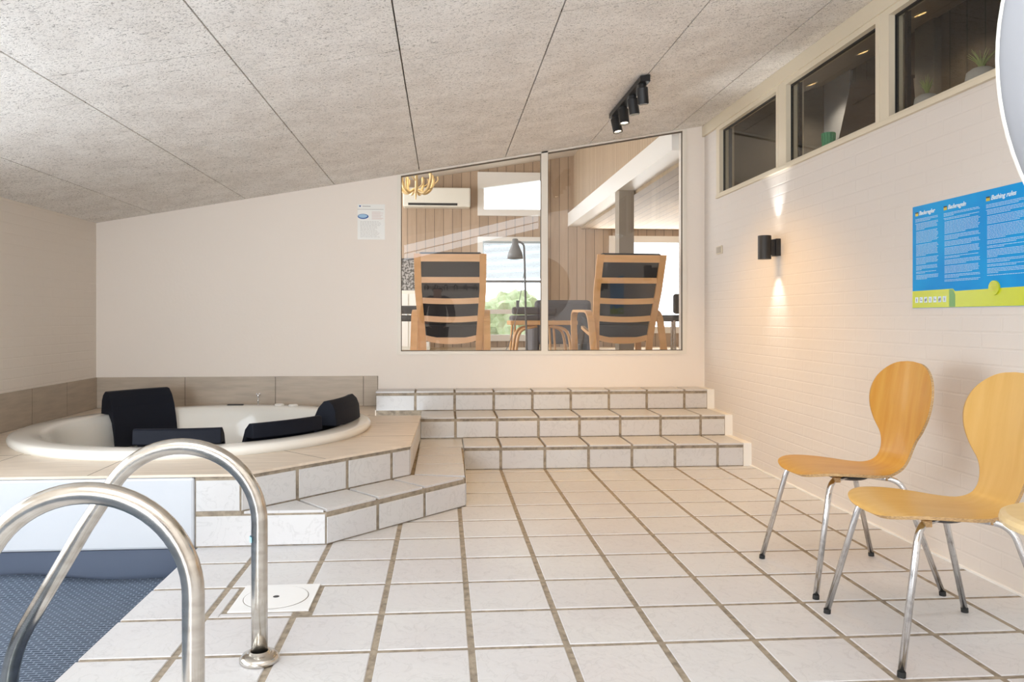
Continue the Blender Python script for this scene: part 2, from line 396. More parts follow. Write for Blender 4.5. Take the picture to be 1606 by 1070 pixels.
# big interior window: frame, mullion, two panes
t = struct(bpy.data.objects.new('window_1', None)); COL.objects.link(t)
bm = newbm()
ft = .03
def fr(pts): wall_poly(bm, pts, YB-.012, YB+.05)
fr([(WX0-.03, WZ-.03), (WX1+.03, WZ-.03), (WX1+.03, WZ), (WX0-.03, WZ)])
fr([(WX0-.03, WZ), (WX0, WZ), (WX0, ceil(WX0)-.002), (WX0-.03, ceil(WX0-.03)-.002)])
fr([(WX1, WZ), (WX1+.03, WZ), (WX1+.03, ceil(WX1+.03)-.002), (WX1, ceil(WX1)-.002)])
fr([(.812, WZ), (.866, WZ), (.866, ceil(.866)-.002), (.812, ceil(.812)-.002)])
fr([(WX0, ceil(WX0)-.014), (WX1, ceil(WX1)-.014), (WX1, ceil(WX1)-.001), (WX0, ceil(WX0)-.001)])
link('frame', bm, M['cream_pale'], t)
bm = newbm()
for a, b in ((WX0, .812), (.866, WX1)):
    wall_poly(bm, [(a, ceil(a)-.022), (b, ceil(b)-.022), (b, ceil(b)-.014), (a, ceil(a)-.014)], YB+.004, YB+.03)
    wall_poly(bm, [(a, WZ), (b, WZ), (b, WZ+.006), (a, WZ+.006)], YB+.004, YB+.03)
    wall_poly(bm, [(a, WZ), (a+.005, WZ), (a+.005, ceil(a)-.02), (a, ceil(a)-.02)], YB+.004, YB+.03)
    wall_poly(bm, [(b-.005, WZ), (b, WZ), (b, ceil(b)-.02), (b-.005, ceil(b)-.02)], YB+.004, YB+.03)
link('gasket', bm, M['joint'], t)
for a, b in ((WX0, .812), (.866, WX1)):
    bm = newbm(); wall_poly(bm, [(a, WZ), (b, WZ), (b, ceil(b)-.014), (a, ceil(a)-.014)], YB+.012, YB+.022)
    link('pane', bm, M['glass'], t)
# right wall band of windows
band = [(4.917, 5.954), (3.748, 4.767), (2.62, 3.631)]
for i, (a, b) in enumerate(band):
    t = struct(bpy.data.objects.new('window_%d' % (i+2), None)); COL.objects.link(t)
    bm = newbm()
    for (ya, yb, za, zb) in ((a-.035, a, RZ0-.02, RZ1+.03), (b, b+.035, RZ0-.02, RZ1+.03), (a, b, RZ0-.02, RZ0+.008), (a, b, RZ1-.008, RZ1+.03)):
        box(bm, XR-.014, XR+.06, ya, yb, za, zb, 0, .003)
    link('frame', bm, M['cream'], t)
    bm = newbm()
    for (ya, yb, za, zb) in ((a, a+.006, RZ0, RZ1), (b-.006, b, RZ0, RZ1), (a, b, RZ1-.018, RZ1-.008), (a, b, RZ0+.008, RZ0+.013)):
        box(bm, XR+.018, XR+.035, ya, yb, za, zb)
    for (ya, yb) in ((a+.01, a+.03), (b-.05, b-.03)): box(bm, XR+.05, XR+.07, ya, yb, RZ0, RZ1)
    link('gasket', bm, M['black'], t)
    bm = newbm(); box(bm, XR+.022, XR+.03, a, b, RZ0+.005, RZ1-.005); link('pane', bm, M['glass_dark'], t)
bm = newbm()
for (a, b) in ((5.99, 6.03), (4.80, 4.885), (3.665, 3.715), (1.9, 2.585)): box(bm, XR-.012, XR+.12, a, b, RZ0-.012, RZ1+.03)
box(bm, XR-.02, XR+.02, 1.9, 6.03, RZ0-.028, RZ0-.004, 0, .002)
box(bm, XR-.022, XR+.02, 1.9, YB, RZ1+.025, ceil(XR)-.004, 0, .002)
struct(link('trim_2', bm, M['cream']))
bm = newbm(); box(bm, XR-.012, XR, YF, 5.35, 0, .008); struct(link('baseboard_right', bm, M['white']))

# ------------------------------------------------------------------ tiled steps
def tile_face(bm, A, B, z0, z1, joints, out=.004, mi=0):
    """tiles on a vertical face from A to B (plan), joints: distances along it"""
    A = Vector((*A, 0)); B = Vector((*B, 0)); L_ = (B-A).length; u = (B-A)/L_; n = Vector((u.y, -u.x, 0))
    cuts = [0]+[j for j in joints if 0 < j < L_]+[L_]
    for i, (p, q) in enumerate(zip(cuts, cuts[1:])):
        p2 = p+(J*.9 if i > 0 else .004); q2 = q-(J*.9 if i < len(cuts)-2 else .004)
        if q2-p2 < .01: continue
        b = [A+u*p2, A+u*q2]
        prism(bm, [b[0]+Vector((0, 0, z0)), b[1]+Vector((0, 0, z0)), b[1]+Vector((0, 0, z1)), b[0]+Vector((0, 0, z1))], n*out, mi, .002)
def colcuts(xa, xb): return [x for x in [X0+G*k for k in range(-8, 9)] if xa+.02 < x < xb-.02]
t = thing('tiled_steps', 'three wide white tiled steps below the interior window', 'steps', (0, 0, 0))
ends = 2.14
for (xa, ya, yb, z0, z1, nm) in ((.145, 5.35, 5.712, 0, .166, 0), (-.168, 5.712, 6.108, 0, .323, 1), (-.530, 6.108, YB, 0, .479, 2)):
    bm = newbm()
    box(bm, xa, ends, ya, YB, z0, z1-.012, 1)
    zb = [0, .166, .323][nm]
    tile_face(bm, (xa, ya), (ends, ya), zb+.006, z1-.034, [c-xa for c in colcuts(xa, ends)])
    cuts = [xa]+colcuts(xa, ends)+[ends]
    for i, (p, q) in enumerate(zip(cuts, cuts[1:])):
        box(bm, p+(J*.8 if i else 0), q-(J*.8 if i < len(cuts)-2 else 0), ya-.006, yb-.004, z1-.012, z1, 0, .002)
    box(bm, ends, XR, ya+.0, YB, z0, z1-.002, 2)
    link('step', bm, [M['tile'], M['grout'], M['white']], t)

# ------------------------------------------------------------------ spa platform
t = thing('spa_platform', 'corner platform round the whirlpool with white tiled sides and beige deck', 'platform', (0, 0, 0))
ZL, ZD = .163, .339
lo = [(-1.14, YFACE), (-.545, YFACE), (.125, 4.325), (.145, 5.35)]
up = [(-1.14, YFACE), (-.935, YFACE), (-.190, 4.40), (-.172, 5.71)]
bm = newbm()
prism(bm, [(-1.14, YFACE+.004, 0), (-.545, YFACE+.004, 0), (.121, 4.327, 0), (.141, 5.352, 0), (-.174, 5.70, 0), (-1.14, 5.70, 0)], (0, 0, ZL-.012), 1)
tile_face(bm, lo[0], lo[1], .006, ZL-.02, [.29])
tile_face(bm, lo[1], lo[2], .006, ZL-.034, [.315, .64])
tile_face(bm, lo[2], lo[3], .006, ZL-.034, [.31, .62, .93])
def tread(pts): prism(bm, [(x, y, ZL-.012) for x, y in pts], (0, 0, .012), 0, .002)
# treads on the lower step between the upper face and its own edge
import itertools
def lerp(a, b, s): return (a[0]+(b[0]-a[0])*s, a[1]+(b[1]-a[1])*s)
U = [up[1], lerp(up[1], up[2], .29), lerp(up[1], up[2], .58), lerp(up[1], up[2], .87), up[2]]
Lw = [(-.56, YFACE), (-.545+.0, YFACE), lerp(lo[1], lo[2], .333), lerp(lo[1], lo[2], .667), lo[2]]
def shrink(pts, d=.007):
    cx = sum(p[0] for p in pts)/len(pts); cy = sum(p[1] for p in pts)/len(pts)
    return [(p[0]+(cx-p[0])*d/math.hypot(cx-p[0], cy-p[1])*1.3, p[1]+(cy-p[1])*d/math.hypot(cx-p[0], cy-p[1])*1.3) for p in pts]
tread(shrink([U[0], Lw[1], U[1]], .011))
for i in (1, 2): tread(shrink([U[i], Lw[i], Lw[i+1], U[i+1]], .010))
tread(shrink([U[3], Lw[3], Lw[4], (-.187, 4.42)], .010))
for a, b in ((4.42, 4.73), (4.73, 5.03), (5.03, 5.33)):
    tread(shrink([(-.172, a), (.128+.005*(a-4.4), a if a > 4.5 else 4.36), (.13, b), (-.172, b)], .008))
tread(shrink([(-.172, 5.33), (.14, 5.35), (.14, 5.70), (-.172, 5.70)], .005))
link('lower_step', bm, [M['tile'], M['grout']], t)
bm = newbm()
# upper face: a thin wall behind its tiles
poly = up
for a, b in zip(poly, poly[1:]):
    u = (Vector(b)-Vector(a)).normalized(); n = Vector((-u.y, u.x))*.06
    prism(bm, [(a[0], a[1], 0), (b[0], b[1], 0), (b[0]+n.x, b[1]+n.y, 0), (a[0]+n.x, a[1]+n.y, 0)], (0, 0, ZD-.012), 1)
tile_face(bm, up[0], up[1], ZL+.004, ZD-.03, [])
tile_face(bm, up[1], up[2], ZL+.004, ZD-.03, [.31, .62, .93])
tile_face(bm, up[2], up[3], ZL+.004, ZD-.03, [.31, .62, .93, 1.24])
link('side_wall', bm, [M['tile'], M['grout']], t)
# deck with a round opening
TC = (-1.535, 5.04); TR = 1.03
def deck_mesh(bm, outer, hole_r, z0, z1, mi):
    vo = [bm.verts.new((x, y, z1)) for x, y in outer]; ho = [bm.verts.new((TC[0]+hole_r*math.cos(2*PI*k/96), TC[1]+hole_r*math.sin(2*PI*k/96), z1)) for k in range(96)]
    ed = [bm.edges.new((vo[i], vo[(i+1) % len(vo)])) for i in range(len(vo))]+[bm.edges.new((ho[i], ho[(i+1) % 96])) for i in range(96)]
    r = bmesh.ops.triangle_fill(bm, edges=ed, use_beauty=True)
    fs = [g for g in r['geom'] if isinstance(g, bmesh.types.BMFace)]
    for f in fs: f.material_index = mi
    e = bmesh.ops.extrude_face_region(bm, geom=fs)
    for v in e['geom']:
        if isinstance(v, bmesh.types.BMVert): v.co.z = z0
bm = newbm()
outer = [(XL, YFACE-.008), (-.932, YFACE-.008), (-.183, 4.396), (-.163, 5.705), (-.50, 5.705), (-.535, 6.10), (-.535, YB), (XL, YB)]
deck_mesh(bm, outer, 1.005, ZD-.012, ZD, 0)
for f in bm.faces: f.material_index = 0
def jline(a, b, w_=.0016, z=ZD):
    a = Vector((*a, z)); b = Vector((*b, z)); u = (b-a).normalized(); n = Vector((-u.y, u.x, 0))*w_
    prism(bm, [a-n, b-n, b+n, a+n], (0, 0, .0004), 1)
for a, b in (((-1.62, YFACE), (-1.62, 4.02)), ((-2.22, YFACE), (-2.22, 4.3)), ((-.60, 3.98), (-.86, 4.24)), ((-.175, 4.72), (-.50, 4.72)), ((-.17, 5.31), (-.46, 5.31)), ((-2.76, 4.2), (-2.0, 4.2)), ((-.56, 5.7), (-.5, 5.7)), ((-.54, 5.75), (-.60, 5.60))):
    jline(a, b)
link('deck', bm, [M['stone_top'], M['joint']], t)
bm = newbm()   # splash-back tiles
ys = YB-.012
box(bm, XL, -.533, ys+.004, YB, ZD, .583, 1)
cutx = [XL, at(290, 620, ys).x, at(432, 620, ys).x, at(570, 620, ys).x, -.533]
for i in range(4): box(bm, cutx[i]+.0025, cutx[i+1]-.0025, ys, YB, ZD+.002, .585, 0, .001)
box(bm, XL, XL+.008, YFACE, ys, ZD, .583, 1)
for a, b in ((YFACE, 4.16), (4.16, 4.76), (4.76, 5.36), (5.36, 5.96-.12), (5.84, ys)): box(bm, XL, XL+.012, a+.0025, b-.0025, ZD+.002, .585, 0, .001)
link('splashback', bm, [M['stone'], M['joint']], t)
bm = newbm(); box(bm, XL, -1.142, YFACE-.012, YFACE+.04, -.002, ZD-.014)
link('front_panel', bm, M['gel'], t, bevel=.012)

# whirlpool tub
t = thing('whirlpool_tub', 'round ivory whirlpool tub set in the corner platform', 'hot tub', (TC[0], TC[1], ZD))
bm = newbm()
def tubr(k, r, z):
    a = 2*PI*k/96; m = .035*math.cos(4*a+.6) if z < -.12 else 0
    return (max(r+m*min(1, (-z-.12)*4), .001)*math.cos(a), max(r+m*min(1, (-z-.12)*4), .001)*math.sin(a), z)
prof = [(.975, -.05), (1.018, .001), (1.028, .012), (1.030, .030), (1.022, .044), (1.005, .050), (.93, .052), (.885, .048), (.865, .035), (.85, .0), (.835, -.08), (.82, -.16), (.79, -.24), (.72, -.28), (.58, -.29), (.53, -.31), (.50, -.40), (.47, -.52), (.40, -.56), (.001, -.57)]
R = [[bm.verts.new(tubr(k, r*1.03, z)) for k in range(96)] for r, z in prof]
for a, b in zip(R, R[1:]):
    for k in range(96): face(bm, (a[k], a[(k+1) % 96], b[(k+1) % 96], b[k]), 0)
link('shell', bm, M['acryl'], t, smooth=True)
def on_rim(deg, r):
    r *= 1.03
    a = math.radians(deg); return (r*math.cos(a), r*math.sin(a))
bm = newbm(); x, y = on_rim(93, .94); box(bm, x-.06, x+.06, y-.015, y+.015, .05, .060); link('control_panel', bm, M['black'], t, bevel=.004)
bm = newbm(); x, y = on_rim(83, .95); tube(bm, [(x, y, .05), (x, y, .115)], .006, 10); ball(bm, (x, y, .125), .014, seg=10); ball(bm, (x-.012, y, .137), .007, seg=8); ball(bm, (x+.012, y, .137), .007, seg=8); link('shower_valve', bm, M['chrome'], t, smooth=True)
for dg in (73, 66):
    bm = newbm(); x, y = on_rim(dg, .95); lathe(bm, [(0, .048), (.036, .048), (.036, .058), (.030, .064), (0, .064)], (x, y, 0), 20); link('air_knob', bm, M['white'], t, smooth=True)

# headrests hung over the rim
def pillow(cx, cy, deg, label, wid, tall):
    t = thing('spa_headrest', label, 'headrest', (cx, cy, ZD), math.radians(deg), 'black headrests on the whirlpool rim')
    if tall: prof = [(0, .054), (-.008, .145), (-.025, .185), (-.055, .212), (-.085, .205), (-.12, .165), (-.15, .10), (-.175, .0), (-.195, -.10), (-.198, -.17), (-.178, -.172), (-.165, -.09), (-.14, .0), (-.10, .056)]
    else: prof = [(0, .054), (-.006, .128), (-.018, .137), (-.04, .135), (-.08, .10), (-.115, .02), (-.145, -.07), (-.16, -.15), (-.142, -.152), (-.12, -.07), (-.095, .01), (-.06, .056)]
    bm = newbm(); n = 12; rows = []
    for k in range(n+1):
        s = (k/n-.5)*wid; rows.append([bm.verts.new((r-.42*s*s, s, z)) for r, z in prof])
    for p, q in zip(rows, rows[1:]):
        m = len(prof)
        for i in range(m): face(bm, (p[i], p[(i+1) % m], q[(i+1) % m], q[i]), 0)
    face(bm, rows[0], 0); face(bm, rows[-1], 0)
    link('pad', bm, M['blackfoam'], t, bevel=.005)
pillow(-2.24, 5.71, 140, 'black headrest at the far left of the tub, seen from its inner face', .46, 1)
pillow(-1.40, 4.14, -87, 'navy black headrest on the near rim directly behind the handrail arch', .45, 0)
pillow(-.865, 4.465, -44, 'black headrest on the near right rim, shown as a slanted bar', .47, 0)
pillow(-.585, 4.99, -13, 'black headrest at the right end of the tub showing its curved side', .44, 1)

# ------------------------------------------------------------------ pool
bm = newbm()
px0, px1, py0, py1 = XL, POOLX, YF, YFACE
box(bm, px0-.1, px1+.05, py1, py1+.06, -1.4, -.004); box(bm, px1, px1+.004, py0, py1, -1.4, -.012)
box(bm, px0, px0+.004, py0, py1, -1.4, .02); box(bm, px0, px1, py0, py0+.004, -1.4, -.01); box(bm, px0, px1, py0, py1, -1.45, -1.4)
struct(link('trim_3', bm, M['liner']))
M['water'] = mat('pool_water', (.10, .16, .22), .04, spec=.5, bump=(6, .2, .01))
bm = newbm(); box(bm, px0+.005, px1, py0+.005, py1, -.2, -.140)
tag(link('pool_water', bm, M['water']), 'dark blue water at the pool edge under the cover', 'water')
def cover_mat():
    m = mat('bubble_cover', (.13, .19, .29), .55, spec=.25)
    N, L, b = nodes(m); tc = N.new('ShaderNodeTexCoord')
    br = N.new('ShaderNodeTexBrick'); br.inputs['Scale'].default_value = 1; br.inputs['Brick Width'].default_value = .034; br.inputs['Row Height'].default_value = .017
    br.inputs['Mortar Size'].default_value = .0022; br.inputs['Mortar Smooth'].default_value = .4; br.inputs['Bias'].default_value = -.2
    br.inputs['Color1'].default_value = (.040, .058, .088, 1); br.inputs['Color2'].default_value = (.062, .085, .122, 1); br.inputs['Mortar'].default_value = (.22, .26, .32, 1)
    n = N.new('ShaderNodeTexNoise'); n.inputs['Scale'].default_value = 5; n.inputs['Detail'].default_value = 3; L.new(tc.outputs['Object'], n.inputs[0])
    mx = N.new('ShaderNodeMixRGB'); mx.inputs[0].default_value = .012; mx.blend_type = 'ADD'; L.new(tc.outputs['Object'], mx.inputs[1]); L.new(n.outputs[1], mx.inputs[2])
    L.new(mx.outputs[0], br.inputs[0])
    L.new(br.outputs[0], b.inputs['Base Color'])
    bb = N.new('ShaderNodeBump'); bb.inputs['Strength'].default_value = .6; bb.inputs['Distance'].default_value = .004; bb.invert = True
    L.new(br.outputs['Fac'], bb.inputs['Height']); L.new(bb.outputs[0], b.inputs['Normal'])
    return m
bm = newbm(); nx, ny = 40, 120; grid = []
for j in range(ny+1):
    row = []
    for i in range(nx+1):
        x = px0+.01+(px1-px0-.02)*i/nx; s = j/ny; yend = 3.60-.06*math.exp(-((x+1.25)/.25)**2)
        y = py0+.02+(yend-py0-.02)*s
        z = -.126+.004*math.sin(x*5+y*3)+.003*math.sin(y*9-x*4)+(.012*(1+math.sin(x*9))*max(0, (s-.97)/.03))
        row.append(bm.verts.new((x, y, z)))
    grid.append(row)
for j in range(ny):
    for i in range(nx): face(bm, (grid[j][i], grid[j][i+1], grid[j+1][i+1], grid[j+1][i]), 0)
o = link('pool_cover', bm, cover_mat(), smooth=True); tag(o, 'blue-grey bubble cover floating on the pool', 'pool cover')
sm = o.modifiers.new('thick', 'SOLIDIFY'); sm.thickness = .004; sm.offset = -1

# pool ladder with two arched handrails
t = thing('pool_ladder', 'stainless steel pool ladder with two arched handrails', 'ladder', (0, 0, 0))
TRR = .0245
for (yy, xb) in ((2.419, -.566), (1.79, -.566)):
    R_ = .236; z0 = .430
    pts = [(0, 0), (0, .2)]+[(-R_+R_*math.cos(math.radians(q)), z0+R_*math.sin(math.radians(q))) for q in range(0, 151, 6)]
    pts += [(-.52, .424), (-.62, .25)]+[(q.x, q.z) for q in round_path([(-.62, 0, .25), (-.735, 0, .05), (-.745, 0, -.15)], .10, 8)[1:]]+[(-.75, -.9)]
    bm = newbm(); tube(bm, [(xb+x, yy, z) for x, z in pts], TRR, 24)
    rail = link('handrail', bm, M['steel'], t, smooth=True)
    bm = newbm(); lathe(bm, [(0, 0), (.056, 0), (.060, .004), (.060, .012), (.052, .022), (.040, .026), (.033, .027), (.031, .034), (.0255, .034), (.0255, .02)], (xb, yy, 0), 32)
    link('flange', bm, M['steel'], t, smooth=True)
bm = newbm(); lathe(bm, [(.0247, .37), (.0256, .371), (.0256, .386), (.0247, .387)], (-.570, 2.419, 0), 20); 
M['sticker'] = mat('pale_blue_sticker', (.35, .62, .80), .5)
bmesh.ops.delete(bm, geom=[v for v in bm.verts if v.co.x > -.578 ], context='VERTS')
link('sticker', bm, M['sticker'], t)
M['treadplastic'] = mat('dark_teal_plastic', (.02, .06, .09), .35)
for z in (-.115, -.38, -.64):
    bm = newbm(); box(bm, -1.37, -1.24, 1.80, 2.41, z, z+.03); link('tread', bm, M['treadplastic'], t, bevel=.006)

# ------------------------------------------------------------------ plywood chairs
def chair_parts():
    # shell: rows along the profile, (x depth, z height, half width)
    prof = [(-.245, .432, .02), (-.243, .436, .085), (-.232, .443, .135), (-.21, .450, .172), (-.17, .455, .197), (-.11, .454, .209), (-.04, .449, .208), (.03, .443, .19), (.09, .440, .152), (.135, .444, .118), (.172, .460, .103), (.196, .490, .100), (.210, .53, .106), (.219, .57, .124), (.226, .61, .160), (.233, .66, .194), (.240, .71, .211), (.248, .76, .210), (.257, .81, .186), (.265, .848, .142), (.270, .872, .086), (.272, .880, .02)]
    # refine
    pp = smooth_path([Vector((a, b, c)) for a, b, c in prof], 3)
    bm = newbm(); n = 12; top = []; T = .011
    N_ = len(pp)
    for i, p in enumerate(pp):
        tgt = (pp[min(i+1, N_-1)]-pp[max(i-1, 0)]); tg = Vector((tgt.x, tgt.y)).normalized(); nrm = Vector((tg.y, -tg.x))   # downwards/backwards
        row = []
        for k in range(n+1):
            s = k/n*2-1; yy = p.z*math.sin(s*PI/2)
            curve = .35*yy*yy if p.y > .5 else -.12*yy*yy
            back = max(0, min(1, (p.y-.47)/.15))
            xx = p.x - .55*yy*yy*back; zz = p.y + (1-back)*(.18*yy*yy - (0.02 if False else 0))
            row.append((Vector((xx, yy, zz)), Vector((nrm.x, 0, nrm.y))))
        top.append(row)
    V1 = [[bm.verts.new(a) for a, b in r] for r in top]; V2 = [[bm.verts.new(a+b*T) for a, b in r] for r in top]
    for V in (V1, V2):
        for a, b in zip(V, V[1:]):
            for k in range(n): face(bm, (a[k], a[k+1], b[k+1], b[k]), 0)
    for a1, b1, a2, b2 in zip(V1, V1[1:], V2, V2[1:]):
        face(bm, (a1[0], b1[0], b2[0], a2[0]), 1); face(bm, (a1[-1], b1[-1], b2[-1], a2[-1]), 1)
    for k in range(n):
        face(bm, (V1[0][k], V1[0][k+1], V2[0][k+1], V2[0][k]), 1); face(bm, (V1[-1][k], V1[-1][k+1], V2[-1][k+1], V2[-1][k]), 1)
    return bm
def make_chair(loc, rz, label, ply='ply', feet=None):
    t = thing('plywood_chair', label, 'chair', loc, rz, 'plywood chairs along the right wall')
    o = link('shell', chair_parts(), [M[ply], M['ply_edge']], t, smooth=True)
    for p in o.data.polygons: p.use_smooth = p.material_index == 0
    for sx in (-1, 1):
        for sy in (-1, 1):
            fx = -.255 if sx < 0 else .245; bm = newbm()
            P = round_path([(sx*.02, sy*.06, .427), (sx*(.165 if sx < 0 else .12), sy*.180, .427), (fx, sy*.245, .010)], .05)
            tube(bm, P, .0108, 12); leg = link('leg', bm, M['chrome'], t, smooth=True)
            bm = newbm(); tube(bm, [(fx, sy*.245, 0), (fx-sx*.001, sy*.245, .016)], .0122, 12); link('foot_cap', bm, M['rubber'], leg)
    bm = newbm(); lathe(bm, [(0, .405), (.07, .405), (.09, .415), (.09, .44), (0, .44)], (0, 0, 0), 20); link('mounting_plate', bm, M['black'], t)
    for q in ((-.13, .16), (-.13, -.16), (.09, .14), (.09, -.14)):
        bm = newbm(); box(bm, q[0]-.012, q[0]+.012, q[1]-.012, q[1]+.012, .420, .440); link('spacer', bm, M['ply_edge'], t, bevel=.003)
    return t
make_chair((1.655, 3.045, 0), math.radians(0), 'honey plywood chair with steel legs, the farther of the two by the wall')
make_chair((1.615, 2.405, 0), math.radians(-3), 'plywood chair with steel legs nearest the camera, cut by the right frame edge', 'ply_light')
# small round table at the frame edge
t = thing('round_table', 'pale round wooden tabletop cut off by the right edge of the picture', 'table', (1.512, 1.655, 0))
bm = newbm(); lathe(bm, [(0, .562), (.19, .562), (.202, .568), (.205, .578), (.202, .589), (.19, .594), (0, .594)], (0, 0, 0), 64); link('tabletop', bm, [M['ply_pale']], t, smooth=False)
bm = newbm(); lathe(bm, [(0, .012), (.02, .012), (.02, .562), (0, .562)], (0, 0, 0), 20); link('pedestal', bm, M['chrome'], t, smooth=True)
bm = newbm(); lathe(bm, [(0, 0), (.15, 0), (.15, .008), (.03, .02), (0, .02)], (0, 0, 0), 32); link('base', bm, M['chrome'], t)

# round pale reflector disc on a stand near the camera
ax = Vector((-SN, -CS, 0))
D_ = 1.30; xr = (2022-CX)/F*D_; dc = Vector((SN*D_+CS*xr, CS*D_-SN*xr, HC+(CY-92)/F*D_)); rr = 460/F*D_
M['disc'] = mat('pale_grey_sheet', (.30, .31, .335), .45, spec=.4)
M['rim'] = mat('cream_rim', (.86, .84, .76), .5)
t = thing('reflector_disc', 'large round pale grey disc with a thin cream rim at the upper right edge', 'reflector', (dc.x, dc.y, 0))
bm = newbm(); lathe(bm, [(0, .035), (rr*.5, .030), (rr*.8, .016), (rr*.993, 0), (rr*.993, -.001), (0, -.001)], (0, 0, dc.z), 96, ax=ax); link('sheet', bm, M['disc'], t, smooth=True)
bm = newbm(); lathe(bm, [(rr*.992, -.002), (rr, -.002), (rr, .002), (rr*.992, .002), (rr*.992, -.002)], (0, 0, dc.z), 96, ax=ax); link('rim', bm, M['rim'], t, smooth=False)
bm = newbm(); lathe(bm, [(0, -.003), (rr*.985, -.003), (rr*.985, -.0015), (0, -.0015)], (0, 0, dc.z), 96, ax=ax); link('back_cover', bm, M['white'], t)
bm = newbm(); tube(bm, [(.0, .04, .1), (.0, .04, dc.z+.05)], .012, 12)
link('stand_pole', bm, M['black'], t, smooth=True)
for a in (90, 210, 330):
    bm = newbm(); tube(bm, [(0, .04, .32), (.28*math.cos(math.radians(a)), .04+.28*math.sin(math.radians(a)), .008)], .008, 8); link('leg', bm, M['black'], t, smooth=True)

# ------------------------------------------------------------------ wall lamps
def sconce(y, z, label):
    t = thing('wall_lamp', label, 'lamp', (XR, y, z), 0, 'black up and down wall lamps')
    bm = newbm(); lathe(bm, [(.036, -.077), (.042, -.077), (.042, .077), (.036, .077), (.036, .05), (0, .05)], (-.095, 0, 0), 32)
    lathe(bm, [(.036, -.05), (0, -.05), (0, -.045), (.036, -.045)], (-.095, 0, 0), 32); link('shade', bm, M['black'], t, smooth=False)
    bm = newbm(); box(bm, -.032, 0, -.035, .035, -.056, .056, 0, .002); link('wall_plate', bm, M['black'], t)
    bm = newbm(); box(bm, -.062, -.030, -.022, .022, -.05, .05); link('arm', bm, M['black'], t)
    for s in (-1, 1):
        bm = newbm(); lathe(bm, [(0, s*.052), (.034, s*.052), (.034, s*.058), (0, s*.058)], (-.095, 0, 0), 20); link('bulb', bm, M['bulb_cool'], t)
        spot('wall_lamp_beam', (XR-.075, y, z+s*.085), (XR-.045, y, z+s*1.0), 11, 66, 1.0, (.96, .99, 1), .012)
    return t
sconce(4.907, 1.522, 'black cylinder wall lamp glowing up and down on the right wall')
sconce(2.50, 1.50, 'black cylinder wall lamp just right of the blue poster, nearest the camera')
# small switch
t = thing('wall_switch', 'small beige double wall switch near the back corner', 'switch', (XR, 5.975, 1.600))
M['switch'] = mat('grey_beige_plastic', (.50, .44, .36), .5)
bm = newbm(); box(bm, -.012, 0, -.055, .055, -.032, .032, 0, .002); link('plate', bm, M['cream'], t)
for s in (-1, 1):
    bm = newbm(); box(bm, -.018, -.01, s*.024-.019, s*.024+.019, -.024, .024, 0, .002); link('rocker', bm, M['switch'], t)

# ceiling spot bar
cz = ceil(1.195)
t = thing('ceiling_spotlight_bar', 'black ceiling bar with four cylinder spotlights', 'lamp', (1.195, 4.91, cz))
bm = newbm(); prism(bm, [(-.03, -.43, -.012-.03), (.03, -.43, -.012-.03), (.03, -.43, -.0), (-.03, -.43, -.012)], (0, .86, 0)); link('bar', bm, M['black'], t)
tilt = [Vector((.10, .14, -1)), Vector((.14, .04, -1)), Vector((.04, -.16, -1)), Vector((.16, -.18, -1))]
for i, yy in enumerate((-.36, -.12, .13, .37)):
    bm = newbm(); lathe(bm, [(0, -.075), (.024, -.075), (.024, -.03), (0, -.03)], (0, yy, 0), 16); j = link('joint', bm, M['black'], t)
    d = tilt[i].normalized(); c = Vector((0, yy, -.058))
    bm = newbm(); lathe(bm, [(0, 0), (.030, 0), (.033, .004), (.033, .100), (.028, .100), (.028, .080), (0, .080)], c, 28, ax=d); h = link('spotlight_head', bm, M['black'], t, smooth=False)
    bm = newbm(); lathe(bm, [(0, .082), (.026, .082), (.026, .090), (0, .090)], c, 20, ax=d); link('bulb', bm, M['bulb'], h)
    p = Vector((1.195, 4.91, cz))+c+d*.105
    spot('spotlight_beam', p, p+d, 28, 115, .8, WARM, .025)

# ------------------------------------------------------------------ blue bathing rules poster
py_a, py_b, pz0, pz1 = 3.455, 2.700, 1.105, 1.578
PW, PH = py_a-py_b, pz1-pz0
t = thing('bathing_rules_poster', 'blue and yellow-green bathing rules poster on the right wall', 'poster', (XR-.001, py_a, pz0))
M['pblue'] = mat('poster_blue', (0, .25, .68), .4, spec=.2, var=(2.2, (0, .34, .76), .4, .65))
M['pyel'] = mat('poster_yellow', (.56, .62, .02), .25, spec=.5)
M['pgreen'] = mat('poster_green', (.16, .36, .10), .3)
M['pwhite'] = mat('poster_print_white', (.72, .84, .90), .4)
M['pprint'] = mat('poster_small_print', (.50, .70, .84), .4); M['pblack'] = mat('poster_print_black', (.03, .03, .03), .4)
M['pgold'] = mat('poster_gold', (.60, .48, .04), .4)
def pbox(bm, u0, u1, v0, v1, d0, d1): box(bm, -d1, -d0, -u1, -u0, v0, v1)
bm = newbm(); pbox(bm, 0, PW, 0, PH, 0, .002); link('sheet', bm, M['pblue'], t)
bm = newbm(); prism(bm, [(-.002, 0, .001), (-.002, -PW, .001), (-.002, -PW, .075), (-.002, -.30, .070), (-.002, -.285, .081), (-.002, 0, .079)], (-.0006, 0, 0)); link('yellow_strip', bm, M['pyel'], t)
bm = newbm(); prism(bm, [(-.0026, -.262, .003), (-.0026, -.302, .003), (-.0026, -.302, .055), (-.0026, -.285, .079), (-.0026, -.262, .079)], (-.0004, 0, 0)); link('green_corner', bm, M['pgreen'], t)
RT = (PI/2, 0, -PI/2)
colsx = [(.022, .190), (.225, .455), (.490, .735)]
heads = ['Baderegler', 'Baderegeln', 'Bathing rules']
random.seed(3)
